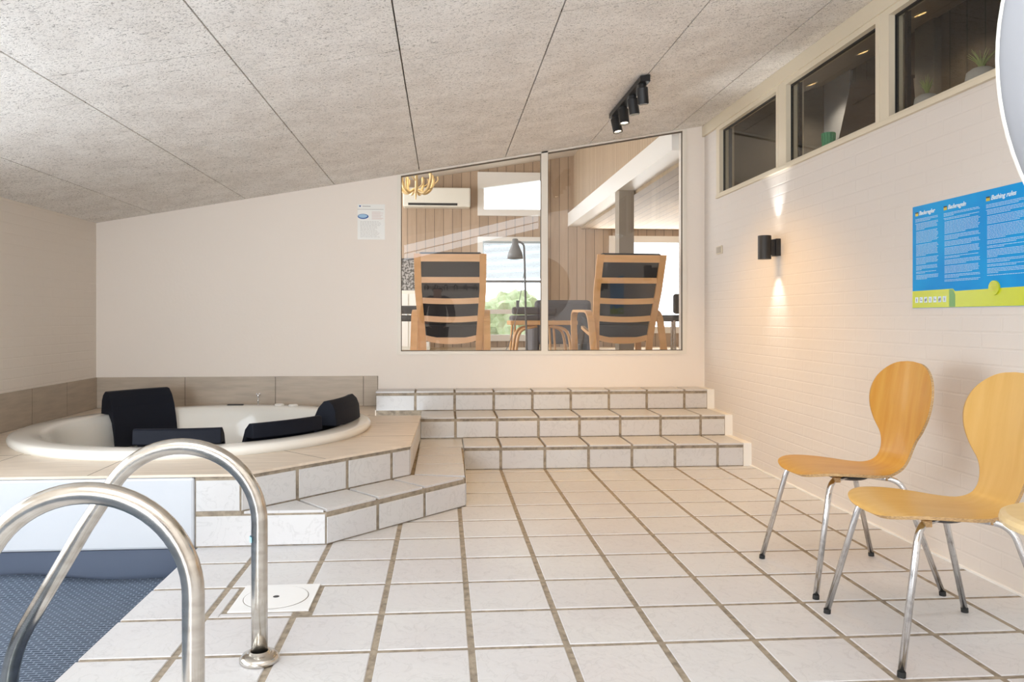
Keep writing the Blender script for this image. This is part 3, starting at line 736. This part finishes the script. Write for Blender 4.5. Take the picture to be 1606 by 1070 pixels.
for ci, (u0, u1) in enumerate(colsx):
    text(heads[ci], .026, M['pwhite'], t, (-.0028, -(u0+.028), PH-.044), RT, 'heading', .0006, .25)
    bm = newbm(); pbox(bm, u0, u0+.022, PH-.046, PH-.028, .002, .0027); fl = link('flag', bm, M['pgold'], t)
    bm = newbm(); pbox(bm, u0, u0+.022, PH-.034, PH-.028, .0027, .0030); link('flag_stripe', bm, M['pblack'], fl)
    bm = newbm(); v = PH-.062; ln = 0
    vend = [.125, .110, .125][ci]
    para = random.randint(2, 4)
    while v > vend:
        ln += 1
        u = u0+(.006 if ln > 4 else 0); end = u1-random.uniform(0, .012)
        if para == 0: end = u0+(u1-u0)*random.uniform(.25, .8)
        while u < end-.004:
            wl = min(random.uniform(.006, .022), end-u); pbox(bm, u, u+wl, v, v+.0019, .002, .0025); u += wl+.0024
        v -= .0056
        if para == 0: v -= .0045; para = random.choice([1, 2, 3, 5, 9])
        else: para -= 1
    link('small_print', bm, M['pprint'], t)
for k in range(7):
    u = .022+k*.033
    bm = newbm(); pbox(bm, u, u+.022, .024, .050, .0026, .0032); pc = link('pictogram', bm, M['pwhite'], t)
    bm = newbm()
    if k % 3 == 0: pbox(bm, u+.009, u+.012, .030, .044, .0032, .0036)
    elif k % 3 == 1: pbox(bm, u+.004, u+.018, .034, .037, .0032, .0036); pbox(bm, u+.004, u+.010, .041, .044, .0032, .0036)
    else: pbox(bm, u+.005, u+.010, .028, .040, .0032, .0036); pbox(bm, u+.012, u+.017, .032, .044, .0032, .0036)
    link('figure', bm, M['pblack'], pc)
bm = newbm(); lathe(bm, [(0, .002), (.029, .002), (.029, .009), (0, .0095)], (0, -.540, .075), 32, ax=Vector((-1, 0, 0))); link('round_seal', bm, M['pyel'], t)
bm = newbm()
for q in range(4): pbox(bm, .522, .558, .064+q*.009, .0655+q*.009, .0095, .0102)
link('seal_print', bm, M['pgold'], t)

# ------------------------------------------------------------------ paper notice on the back wall
t = thing('paper_notice', 'small white paper notice taped beside the big window', 'notice', (-.698, YB, 1.70))
M['paper'] = mat('white_paper', (.83, .82, .78), .35)
M['pgrey'] = mat('print_grey', (.45, .42, .40), .6); M['pred'] = mat('print_red', (.66, .46, .42), .6); M['pnavy'] = mat('print_blue', (.03, .10, .35), .5); M['psky'] = mat('print_sky', (.35, .55, .75), .5)
bm = newbm(); box(bm, 0, .222, -.002, 0, 0, .288); link('sheet', bm, M['paper'], t)
bm = newbm()
for i in range(13):
    z = .145-i*.0105; e = random.uniform(.12, .2)
    u = .022
    while u < e: wl = random.uniform(.008, .024); box(bm, u, u+wl, -.0026, -.002, z, z+.0022); u += wl+.004
link('small_print', bm, M['pgrey'], t)
bm = newbm()
for i in range(8): box(bm, .115, random.uniform(.18, .21), -.0026, -.002, .165+i*.0085, .1672+i*.0085)
link('red_print', bm, M['pred'], t)
bm = newbm(); box(bm, .04, .105, -.0026, -.002, .268, .274); box(bm, .0, .21, -.0026, -.002, .245, .248); link('heading', bm, M['pgrey'], t)
bm = newbm(); lathe(bm, [(0, .002), (.007, .002), (.007, .003), (0, .003)], (.02, 0, .272), 16, ax=Vector((0, -1, 0))); link('blue_dot', bm, M['pnavy'], t)
bm = newbm()
for k, (rx, rz_) in enumerate(((.044, .021),)):
    v = [bm.verts.new((.045+rx*math.cos(a), -.0026, .188+rz_*math.sin(a))) for a in [2*PI*q/28 for q in range(28)]]; face(bm, v, 0)
em = link('oval_emblem', bm, M['pnavy'], t)
bm = newbm(); v = [bm.verts.new((.043+.036*math.cos(a), -.0029, .191+.015*math.sin(a))) for a in [2*PI*q/28 for q in range(28)]]; face(bm, v, 0); link('emblem_centre', bm, M['psky'], em)

# ------------------------------------------------------------------ coat rack and person (seen mirrored in the glass)
t = thing('coat_rack', 'black wall coat rack with a row of hooks, mirrored in the window', 'coat rack', (-.45, YF, 1.74))
bm = newbm(); tube(bm, [(0, .03, .03), (1.25, .03, .03)], .006, 8); tube(bm, [(0, .03, 0), (1.25, .03, 0)], .006, 8); box(bm, .1, .12, 0, .03, -.02, .05); box(bm, .95, .97, 0, .03, -.02, .05); link('rail', bm, M['black'], t)
for k in range(6):
    x = .06+k*.225; bm = newbm(); tube(bm, smooth_path([(x-.03, .035, -.05), (x-.035, .04, .03), (x, .05, .075), (x+.035, .04, .03), (x+.03, .035, -.05)], 4), .009, 8); link('hook', bm, M['black'], t, smooth=True)

def skin(name, verts, edges, radii, m, parent, sub=2):
    me = bpy.data.meshes.new(name); me.from_pydata(verts, edges, []); me.materials.append(m)
    o = bpy.data.objects.new(name, me); COL.objects.link(o); o.parent = parent
    s = o.modifiers.new('skin', 'SKIN'); s.use_smooth_shade = True
    for i, r in enumerate(radii):
        sv = me.skin_vertices[0].data[i]; sv.radius = (r, r) if not isinstance(r, tuple) else r; sv.use_root = (i == 0)
    b = o.modifiers.new('sub', 'SUBSURF'); b.levels = sub; b.render_levels = sub
    return o
M['skinc'] = mat('skin', (.62, .33, .25), .5); M['hairc'] = mat('grey_hair', (.30, .28, .27), .9); M['jacket'] = mat('black_jacket', (.015, .014, .017), .8); M['trouser'] = mat('dark_trousers', (.03, .03, .04), .9)
t = thing('person', 'balding person in glasses and a dark jacket, mirrored in the left pane', 'person', (-.10, -.50, 0))
body_v = [(0, -.10, .88), (0, -.06, 1.05), (0, -.01, 1.22), (0, .03, 1.36), (0, .05, 1.43), (0, .07, 1.50), (0, .075, 1.565),
          (.19, .02, 1.33), (.25, .0, 1.08), (.20, .20, .98), (.17, .27, .98), (-.19, .02, 1.33), (-.25, .0, 1.08), (-.20, .20, .98), (-.17, .27, .98),
          (.10, -.10, .84), (.11, -.02, .47), (.11, -.10, .09), (.11, .06, .04), (-.10, -.10, .84), (-.11, -.02, .47), (-.11, -.10, .09), (-.11, .06, .04)]
body_e = [(0, 1), (1, 2), (2, 3), (3, 4), (4, 5), (5, 6), (3, 7), (7, 8), (8, 9), (9, 10), (3, 11), (11, 12), (12, 13), (13, 14), (0, 15), (15, 16), (16, 17), (17, 18), (0, 19), (19, 20), (20, 21), (21, 22)]
body_r = [.13, .13, .14, .09, .055, .08, .085, .055, .042, .032, .03, .055, .042, .032, .03, .08, .055, .042, .035, .08, .055, .042, .035]
skin('body', body_v, body_e, body_r, M['skinc'], t)
skin('jacket', [(0, -.11, .84), (0, -.06, 1.05), (0, -.01, 1.22), (0, .02, 1.37), (.20, .01, 1.34), (.26, -.01, 1.08), (.21, .17, .99), (-.20, .01, 1.34), (-.26, -.01, 1.08), (-.21, .17, .99)],
     [(0, 1), (1, 2), (2, 3), (3, 4), (4, 5), (5, 6), (3, 7), (7, 8), (8, 9)], [.17, .17, .18, .11, .085, .065, .055, .085, .065, .055], M['jacket'], t)
skin('trousers', [(0, -.10, .88), (.10, -.10, .80), (.11, -.02, .47), (.11, -.10, .10), (-.10, -.10, .80), (-.11, -.02, .47), (-.11, -.10, .10)], [(0, 1), (1, 2), (2, 3), (0, 4), (4, 5), (5, 6)], [.15, .10, .072, .065, .10, .072, .065], M['trouser'], t)
bm = newbm(); ball(bm, (0, .05, 1.55), .1, seg=16, sc=(1, .9, .85)); bmesh.ops.delete(bm, geom=[v for v in bm.verts if v.co.z > 1.575 or v.co.y > .075], context='VERTS'); link('hair', bm, M['hairc'], t, smooth=True)
bm = newbm(); tube(bm, [(-.075, .155, 1.55), (.075, .155, 1.55)], .006, 8); tube(bm, [(.075, .155, 1.55), (.088, .06, 1.55)], .004, 8); tube(bm, [(-.075, .155, 1.55), (-.088, .06, 1.55)], .004, 8); link('glasses', bm, M['black'], t)
for s in (-1, 1):
    bm = newbm(); box(bm, s*.11-.045, s*.11+.045, -.16, .13, 0, .08, 0, .02); link('shoe', bm, M['black'], t, bevel=.02)
bm = newbm(); ball(bm, (0, .172, 1.525), .018, seg=10, sc=(.8, 1.1, 1.5)); link('nose', bm, M['skinc'], t, smooth=True)

# ------------------------------------------------------------------ lounge beyond the glass
LF, YW, LX0, LX1, SX = .60, 12.0, -2.7, 4.6, 2.05
LC = lambda x: 3.245+.165*(x+.19)
bm = newbm(); box(bm, LX0, LX1, YB+.14, YW, LF-.1, LF); struct(link('floor_lounge', bm, M['parquet']))
bm = newbm()
def hole_wall(bm, x0, x1, z0, z1f, holes, y0, y1):
    """wall in XZ with rectangular holes, split in vertical strips"""
    xs = sorted({x0, x1, *[h[0] for h in holes], *[h[1] for h in holes]})
    for a, b in zip(xs, xs[1:]):
        hs = sorted([h for h in holes if h[0] <= a and h[1] >= b], key=lambda h: h[2]); z = z0
        for h in hs:
            wall_poly(bm, [(a, z), (b, z), (b, h[2]), (a, h[2])], y0, y1); z = h[3]
        wall_poly(bm, [(a, z), (b, z), (b, z1f(b)), (a, z1f(a))], y0, y1)
def ax_(px): return at(px, 400, YW).x
def az(py): return at(800, py, YW).z
H = [(ax_(752), ax_(856), az(532), az(375)), (ax_(752), ax_(856), az(336), az(274)), (ax_(958), ax_(1100), az(520), az(372))]
hole_wall(bm, LX0, LX1, LF, LC, H, YW, YW+.1)
struct(link('wall_lounge_far', bm, M['wood_pine']))
bm = newbm(); box(bm, LX0-.1, LX0, YB+.14, 7.0, LF, 4.2); box(bm, LX0-.1, LX0, 11.4, YW, LF, 4.2); box(bm, LX0-.1, LX0, 7, 11.4, LF, 1.0); box(bm, LX0-.1, LX0, 7, 11.4, 2.9, 4.2)  # middle left open for an unseen window, added to light the lounge
struct(link('wall_lounge_left', bm, M['wood_side']))
bm = newbm(); box(bm, LX1, LX1+.1, YB+.14, YW, LF, 4.5); box(bm, 2.2, LX1, YB+.15, YB+.24, LF, 3.0); struct(link('wall_lounge_right', bm, M['wood_side']))
bm = newbm(); prism(bm, [(SX, YB+.14, 2.70), (SX, YW, 2.70), (SX, YW, LC(SX)), (SX, YB+.14, LC(SX))], (.1, 0, 0)); struct(link('wall_lounge_upper', bm, M['wood_side']))
M['lounge_ceiling'] = mat('cream_lounge_ceiling', (.74, .68, .60), .8)
bm = newbm(); prism(bm, [(LX0, YB+.14, LC(LX0)), (SX+.1, YB+.14, LC(SX+.1)), (SX+.1, YW, LC(SX+.1)), (LX0, YW, LC(LX0))], (0, 0, .1)); struct(link('ceiling_lounge', bm, M['lounge_ceiling']))
bm = newbm(); box(bm, SX+.12, LX1, YB+.14, YW, 2.46, 2.56); struct(link('ceiling_side_room', bm, M['wood_ceiling']))
bm = newbm(); box(bm, SX-.09, SX+.12, YB+.14, YW, 2.50, 2.71); struct(link('trim_4', bm, M['white']))
M['taupe'] = mat('taupe_paint', (.34, .29, .23), .6)
bm = newbm(); box(bm, SX-.07, SX+.10, 8.55, 8.75, LF, 2.50); struct(link('trim_5', bm, M['taupe']))
bm = newbm(); prism(bm, [(LX0, YB+.12, 2.2), (WX1, YB+.12, ceil(WX1)+.01), (WX1, YB+.12, 3.8), (LX0, YB+.12, 3.4)], (0, .02, 0)); struct(link('trim_6', bm, M['white']))
# lounge windows
def win(n, h, mids=(), slope=0):
    t = struct(bpy.data.objects.new('window_%d' % n, None)); COL.objects.link(t)
    x0, x1, z0, z1 = h; w_ = .07; bm = newbm()
    box(bm, x0-.03, x0+w_, YW-.04, YW+.06, z0-.03, z1-w_-slope); box(bm, x1-w_, x1+.03, YW-.04, YW+.06, z0-.03, z1-w_); box(bm, x0+w_, x1-w_, YW-.04, YW+.06, z0-.03, z0+w_)
    if slope: prism(bm, [(x0-.03, YW-.04, z1-w_-slope), (x1+.03, YW-.04, z1-w_), (x1+.03, YW-.04, z1+.03), (x0-.03, YW-.04, z1+.03)], (0, .1, 0))
    else: box(bm, x0-.03, x1+.03, YW-.04, YW+.06, z1-w_, z1+.03)
    for m_ in mids: box(bm, x0+w_, x1-w_, YW-.03, YW+.05, m_-.035, m_+.035)
    link('frame', bm, M['white'], t)
    bm = newbm(); box(bm, x0, x1, YW+.01, YW+.016, z0, z1); link('pane', bm, M['glass'], t)
win(6, H[0], (az(489),)); win(7, H[1], (), .16); win(8, H[2], ())
M['blind'] = mat('pale_blue_blind', (.62, .70, .74), .6)
bl = thing('window_blind', 'pale venetian blind half lowered in the far lounge window', 'blind', (0, YW-.07, 0))
bm = newbm(); z = az(377)
while z > az(438):
    prism(bm, [(H[0][0]+.05, -.012, z), (H[0][1]-.05, -.012, z), (H[0][1]-.05, .012, z+.018), (H[0][0]+.05, .012, z+.018)], (0, 0, .002)); z -= .0215
link('slats', bm, M['blind'], bl)
bm = newbm(); box(bm, H[0][0]+.05, H[0][1]-.05, -.015, .015, az(444), az(440)); link('bottom_rail', bm, M['grey_metal'], bl)
bm = newbm(); box(bm, H[0][0]+.05, H[0][1]-.05, -.015, .015, az(379), az(375)); link('head_rail', bm, M['white'], bl)
# garden beyond
random.seed(11)
M['frost'] = mat('pale_garden_ground', (.50, .52, .50), .9)
bm = newbm(); box(bm, -8, 12, 12.2, 26, .1, .2); struct(link('ground', bm, M['frost']))
def bush(x, y, r, lab):
    bm = newbm(); res = bmesh.ops.create_icosphere(bm, subdivisions=4, radius=r, matrix=Matrix.Translation((0, 0, r*.8)))
    for v in bm.verts: v.co = Vector((0, 0, r*.8))+(v.co-Vector((0, 0, r*.8)))*random.uniform(.78, 1.12)
    t = thing('garden_bush', lab, 'bush', (x, y, .2)); link('foliage', bm, M['leaf'], t)
    bm = newbm(); tube(bm, [(0, 0, 0), (0, 0, r)], .04, 8); link('stem', bm, M['birch'], t)
bush(1.3, 14.2, .75, 'green bush outside the far lounge window'); bush(-.6, 16.2, .65, 'smaller green bush farther out beyond the blind')

# recliners
def recliner(loc, rz, label):
    t = thing('bentwood_recliner', label, 'armchair', loc, rz, 'bentwood recliners behind the glass')
    bk = lambda z: -.02-.30*((z-.2)/.8)**1.2 if z > .2 else -.02
    for s in (-1, 1):
        zs = [.12, .25, .4, .55, .7, .85, 1.02]; P = [(s*(.252+.035*min(1, max(0, (z-.2)/.5))), bk(z), z) for z in zs]
        bm = newbm()
        for a, b in zip(P, P[1:]):
            prism(bm, [(a[0]-.03, a[1]-.012, a[2]), (a[0]+.03, a[1]-.012, a[2]), (a[0]+.03, a[1]+.012, a[2]), (a[0]-.03, a[1]+.012, a[2])], Vector(b)-Vector(a))
        link('back_post', bm, M['birch'], t)
    for z, h, sag in ((.985, .033, 0), (.795, .026, .0), (.615, .026, .008), (.455, .026, .012), (.275, .026, .03)):
        bm = newbm(); n = 10; rows = []
        hw = .222+.035*min(1, max(0, (z-.2)/.5))
        for k in range(n+1):
            x = (k/n*2-1)*hw; q = (1-(x/hw)**2)
            zz = z-sag*q; yy = bk(z)-.0; rows.append([bm.verts.new(v) for v in ((x, yy-.01, zz-h), (x, yy-.01, zz+h), (x, yy+.01, zz+h), (x, yy+.01, zz-h))])
        for a, b in zip(rows, rows[1:]):
            for i in range(4): face(bm, (a[i], a[(i+1) % 4], b[(i+1) % 4], b[i]), 0)
        face(bm, rows[0], 0); face(bm, rows[-1], 0); link('back_slat', bm, M['birch'], t)
    bm = newbm(); zs = [.24, .4, .6, .8, 1.0, 1.035]
    for a, b in zip(zs, zs[1:]): prism(bm, [(-.275, bk(a)+.014, a), (.275, bk(a)+.014, a), (.275, bk(a)+.09, a), (-.275, bk(a)+.09, a)], (0, bk(b)-bk(a), b-a))
    link('back_cushion', bm, M['fab_dark'], t, bevel=.02)
    bm = newbm(); prism(bm, [(-.27, .0, .30), (.27, .0, .30), (.27, .5, .40), (-.27, .5, .40)], (0, 0, .09)); link('seat_cushion', bm, M['fab_dark'], t, bevel=.02)
    bm = newbm(); prism(bm, [(-.27, -.03, .25), (.27, -.03, .25), (.27, .5, .35), (-.27, .5, .35)], (0, 0, .03)); link('seat_frame', bm, M['birch'], t)
    for s in (-1, 1):
        bm = newbm(); P = round_path([(s*.325, .52, 0.03), (s*.325, .60, .53), (s*.325, -.10, .52), (s*.325, -.28, .03), (s*.325, .5, .02)], .14, 8)
        for a, b in zip(P, P[1:]):
            d = (b-a).normalized(); nn = Vector((0, -d.z, d.y))*.012
            prism(bm, [a-nn-Vector((.03, 0, 0)), a+nn-Vector((.03, 0, 0)), a+nn+Vector((.03, 0, 0)), a-nn+Vector((.03, 0, 0))], b-a)
        link('arm_loop', bm, M['birch'], t)
    return t
p1 = at(708, 397, 6.80); p2 = at(987, 397, 6.80)
recliner((p1.x, 7.05, LF), math.radians(-2), 'bentwood recliner with dark cushion behind the left pane')
recliner((p2.x-.01, 7.05, LF), math.radians(3), 'bentwood recliner with dark cushion behind the right pane')

# heat pump
a = at(633, 297, YW); b = at(737, 328, YW)
t = thing('heat_pump', 'long white wall heat pump under the lounge ceiling', 'heat pump', (a.x, YW, b.z))
W_, H_ = b.x-a.x, a.z-b.z
bm = newbm(); box(bm, 0, W_, -.22, 0, 0, H_); link('casing', bm, M['plastic'], t, bevel=.02)
bm = newbm(); box(bm, .08, W_-.2, -.225, -.2, .02, .055); link('air_slot', bm, M['black'], t)
# antler chandelier
c = at(652, 290, 8.4)
t = thing('antler_chandelier', 'golden antler chandelier at the top left behind the glass', 'chandelier', tuple(c))
for k in range(7):
    a0 = k*2*PI/7+.3; bm = newbm(); rd = lambda r, z, da=0: (r*math.cos(a0+da), r*math.sin(a0+da), z)
    tube(bm, smooth_path([rd(.02, -.05), rd(.10, -.09), rd(.17, -.04), rd(.20, .05), rd(.19, .12)], 4), [.016]*16+[.006], 8)
    tube(bm, smooth_path([rd(.14, -.07), rd(.20, -.03, .3), rd(.21, .05, .35)], 4), .008, 6); tube(bm, smooth_path([rd(.18, .0), rd(.24, .05, -.2), rd(.24, .1, -.2)], 4), .007, 6)
    link('antler', bm, M['gold'], t, smooth=True)
bm = newbm(); tube(bm, [(0, 0, -.05), (0, 0, LC(c.x)-c.z)], .006, 8); link('chain', bm, M['gold'], t)
bm = newbm(); tube(bm, [(.0, 0, -.06), (.0, 0, -.16)], [.02, .006], 8); link('finial', bm, M['gold'], t)
point('chandelier_light', (c.x, c.y, c.z+.14), 2, (1, .8, .5), .05)
# floor lamp
LY = 8.0; base = at(822, 550, LY)
t = thing('floor_lamp', 'grey floor lamp with a bent neck in front of the blind', 'lamp', (base.x, LY, LF))
hz = at(822, 382, LY).z-LF; hx = at(808, 382, LY).x-base.x
bm = newbm(); tube(bm, round_path([(.03, 0, .02), (.0, 0, hz), (hx, 0, hz+.03)], .09, 8), .011, 10); link('pole', bm, M['grey_metal'], t, smooth=True)
bm = newbm(); lathe(bm, [(.016, .08), (.03, .075), (.035, .02), (.075, -.07), (.085, -.13), (.080, -.13), (.03, 0), (.016, .02)], (hx, 0, hz-.03), 24); link('lamp_shade', bm, M['grey_metal'], t, smooth=True)
bm = newbm(); lathe(bm, [(0, 0), (.13, 0), (.13, .015), (.02, .025), (0, .025)], (.03, 0, 0), 24); link('base', bm, M['grey_metal'], t)
bm = newbm(); tube(bm, smooth_path([(.0, -.01, hz-.3), (-.05, -.02, .65), (-.14, -.03, .25), (-.25, 0, .01)], 5), .004, 6); cd = link('cord', bm, M['grey_metal'], t)
bm = newbm(); box(bm, -.085, -.055, -.03, -.01, .56, .64); link('switch', bm, M['grey_metal'], cd)
# sofa
s0 = at(858, 470, 9.6); s1 = at(918, 470, 9.6)
t = thing('grey_sofa', 'low dark grey sofa between the recliners', 'sofa', ((s0.x+s1.x)/2, 10.1, LF))
wd = (s1.x-s0.x)/2+.12
bm = newbm(); box(bm, -wd, wd, -.30, -.12, .12, s0.z-LF); link('backrest', bm, M['fab_grey'], t, bevel=.05)
bm = newbm(); box(bm, -wd, wd, -.12, .5, .15, .42); link('seat', bm, M['fab_grey'], t, bevel=.04)
for s in (-1, 1):
    bm = newbm(); box(bm, s*wd-.05, s*wd+.05, -.3, .5, 0, .5); link('armrest', bm, M['fab_grey'], t, bevel=.03)
# wooden table
w0 = at(800, 503, 8.7); w1 = at(905, 503, 8.7)
t = thing('coffee_table', 'light wooden table with curved legs between the recliners', 'table', ((w0.x+w1.x)/2, 8.9, LF))
hw = (w1.x-w0.x)/2; th = w0.z-LF
bm = newbm(); box(bm, -hw, hw, -.25, .25, th-.05, th); link('tabletop', bm, M['birch'], t, bevel=.006)
for sx in (-1, 1):
    for sy in (-1, 1):
        bm = newbm(); tube(bm, smooth_path([(sx*hw*.2, sy*.2, th-.06), (sx*hw*.7, sy*.2, th*.7), (sx*hw*.85, sy*.2, 0)], 5), .018, 8); link('leg', bm, M['birch'], t, smooth=True)
# grey dining chair
def lounge_chair(px, Y, top, name, label, fab, legm, w_=.22, rz=0):
    q = at(px, top, Y); t = thing(name, label, 'chair', (q.x, Y, LF), rz); hh = q.z-LF
    bm = newbm(); box(bm, -w_, w_, -.22, -.17, .50, hh); link('backrest', bm, fab, t, bevel=.04)
    bm = newbm(); box(bm, -w_, w_, -.20, .22, .42, .49); link('seat', bm, fab, t, bevel=.03)
    for sx in (-1, 1):
        for sy in (-1, 1):
            bm = newbm(); tube(bm, [(sx*w_*.85, sy*.18, .43), (sx*w_*.95, sy*.21, 0)], .014, 8); link('leg', bm, legm, t)
    return t
lounge_chair(835, 9.35, 482, 'dining_chair', 'grey upholstered chair behind the floor lamp', M['fab_grey'], M['birch'], .27)
lounge_chair(640, 8.6, 480, 'dining_chair', 'black chair at the left edge behind the glass', M['fab_dark'], M['black'], .2)
lounge_chair(1056, 8.0, 462, 'shell_chair', 'black shell chair at the right edge behind the glass', M['fab_dark'], M['chrome'], .16, .4)
t = thing('side_cabinet', 'pale cabinet at the far left behind the glass', 'cabinet', (at(640, 500, 10.8).x, 11.2, LF))
bm = newbm(); box(bm, -.3, .3, -.2, .2, 0, .85); bd = link('body', bm, M['plastic'], t, bevel=.005)
for s in (-1, 1):
    bm = newbm(); box(bm, s*.15-.14, s*.15+.14, -.215, -.2, .05, .8); dr = link('door', bm, M['white'], t)
    bm = newbm(); ball(bm, (s*.03, -.225, .5), .012, seg=8); link('knob', bm, M['chrome'], dr)
t = thing('patterned_picture', 'dark patterned picture on the lounge wall at the left', 'picture', (at(640, 430, YW-.03).x, YW-.03, at(640, 430, YW).z))
M['pattern'] = mat('dark_pattern', (.40, .38, .36), .6, var=(30, (.05, .045, .04), .45, .55))
bm = newbm(); box(bm, -.24, .24, 0, .02, -.25, .22); link('canvas', bm, M['pattern'], t)
bm = newbm()
for (x0, x1, z0, z1) in ((-.26, .26, .22, .24), (-.26, .26, -.27, -.25), (-.26, -.24, -.27, .24), (.24, .26, -.27, .24)): box(bm, x0, x1, -.01, .025, z0, z1)
link('frame', bm, M['black'], t)
# unseen point light in the side room, no fixture modelled
point('side_room_light', (3.2, 9.5, 2.0), 7, (1, .85, .65), .12)

# ------------------------------------------------------------------ loft behind the right wall windows
XO = XR+.12; XW = 3.2; LZ = lambda x: 2.72+.33*(x-2.32)
bm = newbm(); box(bm, XW, XW+.1, 1.0, 6.3, 1.5, 3.3); struct(link('wall_loft', bm, M['wood_dark']))
M['loft_end'] = mat('grey_loft_end', (.14, .125, .105), .8)
bm = newbm(); box(bm, XO, XW, 6.2, 6.3, 1.5, 3.3); box(bm, XO, XW, 1.0, 1.1, 1.5, 3.3); struct(link('wall_loft_end', bm, M['loft_end']))
M['loft_ceiling'] = mat('beige_loft_ceiling', (.52, .43, .32), .7)
bm = newbm(); prism(bm, [(XO-.02, 1.0, LZ(XO-.02)), (XW+.1, 1.0, LZ(XW+.1)), (XW+.1, 6.3, LZ(XW+.1)), (XO-.02, 6.3, LZ(XO-.02))], (0, 0, .08)); struct(link('ceiling_loft', bm, M['loft_ceiling']))
M['loft_floor'] = mat('dark_loft_floor', (.10, .08, .06), .7)
bm = newbm(); box(bm, XO, XW, 1.0, 6.3, 1.4, 1.5); struct(link('floor_loft', bm, M['loft_floor']))
def loftc(px, py):
    a = (px-CX)/F; d = Vector((SN+a*CS, CS-a*SN, -(py-CY)/F)); b_ = .33; a_ = 2.72-.33*2.32
    tt = (a_-HC)/(d.z-b_*d.x); return Vector((0, 0, HC))+d*tt
for (px_, py_, w_) in ((1273, 131, 'first'), (1353, 81, 'middle'), (1443, 21, 'nearest')):
    q = loftc(px_, py_)
    t = thing('downlight', 'round lit recessed downlight in the loft, %s of three along the band of windows' % w_, 'lamp', (q.x, q.y, q.z-.004), 0, 'recessed loft downlights')
    bm = newbm(); lathe(bm, [(.034, -.004), (.044, -.004), (.044, .003), (.034, .003), (.034, -.004)], (0, 0, 0), 24, ax=Vector((-.33, 0, 1))); link('ring', bm, M['cream'], t)
    bm = newbm(); lathe(bm, [(0, -.002), (.034, -.002), (.034, .003), (0, .003)], (0, 0, 0), 24, ax=Vector((-.33, 0, 1))); link('bulb', bm, M['bulb'], t)
    spot('downlight_beam', (q.x, q.y, q.z-.03), (q.x+.1, q.y, q.z-1), 16, 130, .8, (1, .85, .65), .03)
# grey-blue wall section and dark board
def onX(px, py, X):
    a = (px-CX)/F; d = Vector((SN+a*CS, CS-a*SN, -(py-CY)/F)); return Vector((0, 0, HC))+d*(X/d.x)
M['bluegrey'] = mat('blue_grey_wall', (.42, .43, .47), .8)
bm = newbm(); ya = onX(1338, 150, XW).y; yb = 6.2
box(bm, XW-.03, XW, ya, yb, 1.5, LZ(XW-.03)); struct(link('trim_7', bm, M['bluegrey']))
M['boardbrown'] = mat('brown_board', (.085, .05, .03), .6, var=(3, (.06, .035, .02), .3, .7, (1, 1, 8)))
pA, pB, pC, pD = onX(1314, 225, 2.75), onX(1335, 128, 2.75), onX(1420, 122, 2.75), onX(1440, 225, 2.75)
t = thing('wooden_board', 'dark brown wooden board leaning inside the middle loft window', 'board', (2.75, (pA.y+pD.y)/2, 1.5))
my = (pA.y+pD.y)/2
bm = newbm(); prism(bm, [(0, pA.y-my+.02, 0), (0, pA.y-my, pA.z-1.5), (0, pB.y-my, pB.z-1.5), (0, pC.y-my, pC.z-1.5), (0, pD.y-my, 0)], (.05, 0, 0)); link('panel', bm, M['boardbrown'], t)
bm = newbm(); box(bm, -.01, .06, pC.y-my, pB.y-my-.03, pC.z-1.5, pC.z-1.5+.02); link('cap', bm, M['boardbrown'], t)
yc0, yc1 = onX(1467, 100, XW-.04).y, onX(1437, 100, XW-.04).y
bm = newbm(); box(bm, XW-.05, XW, yc0, yc1, 1.5, LZ(XW-.05)); struct(link('trim_8', bm, M['loft_end']))
# sill plants
M['stonepot'] = mat('pale_stone_pot', (.55, .53, .50), .8); M['greenpot'] = mat('mint_green_pot', (.12, .48, .25), .5); M['grass'] = mat('dry_green_leaves', (.30, .36, .12), .7)
bm = newbm(); box(bm, XO-.05, XO+.12, 2.0, 6.0, RZ0-.03, RZ0); struct(link('trim_9', bm, M['cream']))
def plant(px, py, label, r=.056):
    q = onX(px, py, XO+.0); t = thing('potted_plant', label, 'plant', (XR+.095, q.y, RZ0), 0)
    bm = newbm(); lathe(bm, [(0, 0), (r*.8, 0), (r*1.05, r*.5), (r*.95, r*1.1), (r*.6, r*1.35), (0, r*1.35)], (0, 0, 0), 24); link('pot', bm, M['stonepot'], t, smooth=True)
    bm = newbm()
    for k in range(26):
        a = random.uniform(0, 2*PI); s = random.uniform(.2, 1); h = random.uniform(.05, .09)
        tube(bm, [(0, 0, r*1.3), (s*.025*math.cos(a), s*.025*math.sin(a), r*1.3+h*.6), (s*.06*math.cos(a), s*.06*math.sin(a), r*1.3+h)], [.003, .0025, .0006], 4)
    link('leaves', bm, M['grass'], t)
plant(1462, 150, 'spiky little plant in a pale pot on the sill of the nearest loft window')
plant(1548, 112, 'pale potted plant on the loft sill beside the round disc', .06)
q = onX(1307, 218, XO); t = thing('ribbed_cup', 'mint green ribbed cup on the sill of the middle loft window', 'cup', (XR+.09, q.y, RZ0))
bm = newbm(); lathe(bm, [(0, 0), (.030, 0), (.038, .115), (.034, .115), (.028, .01), (0, .01)], (0, 0, 0), 28); link('body', bm, M['greenpot'], t)
bm = newbm()
for k in range(14): a = 2*PI*k/14; tube(bm, [(.031*math.cos(a), .031*math.sin(a), .004), (.0385*math.cos(a), .0385*math.sin(a), .113)], .003, 5)
link('ribs', bm, M['greenpot'], t)
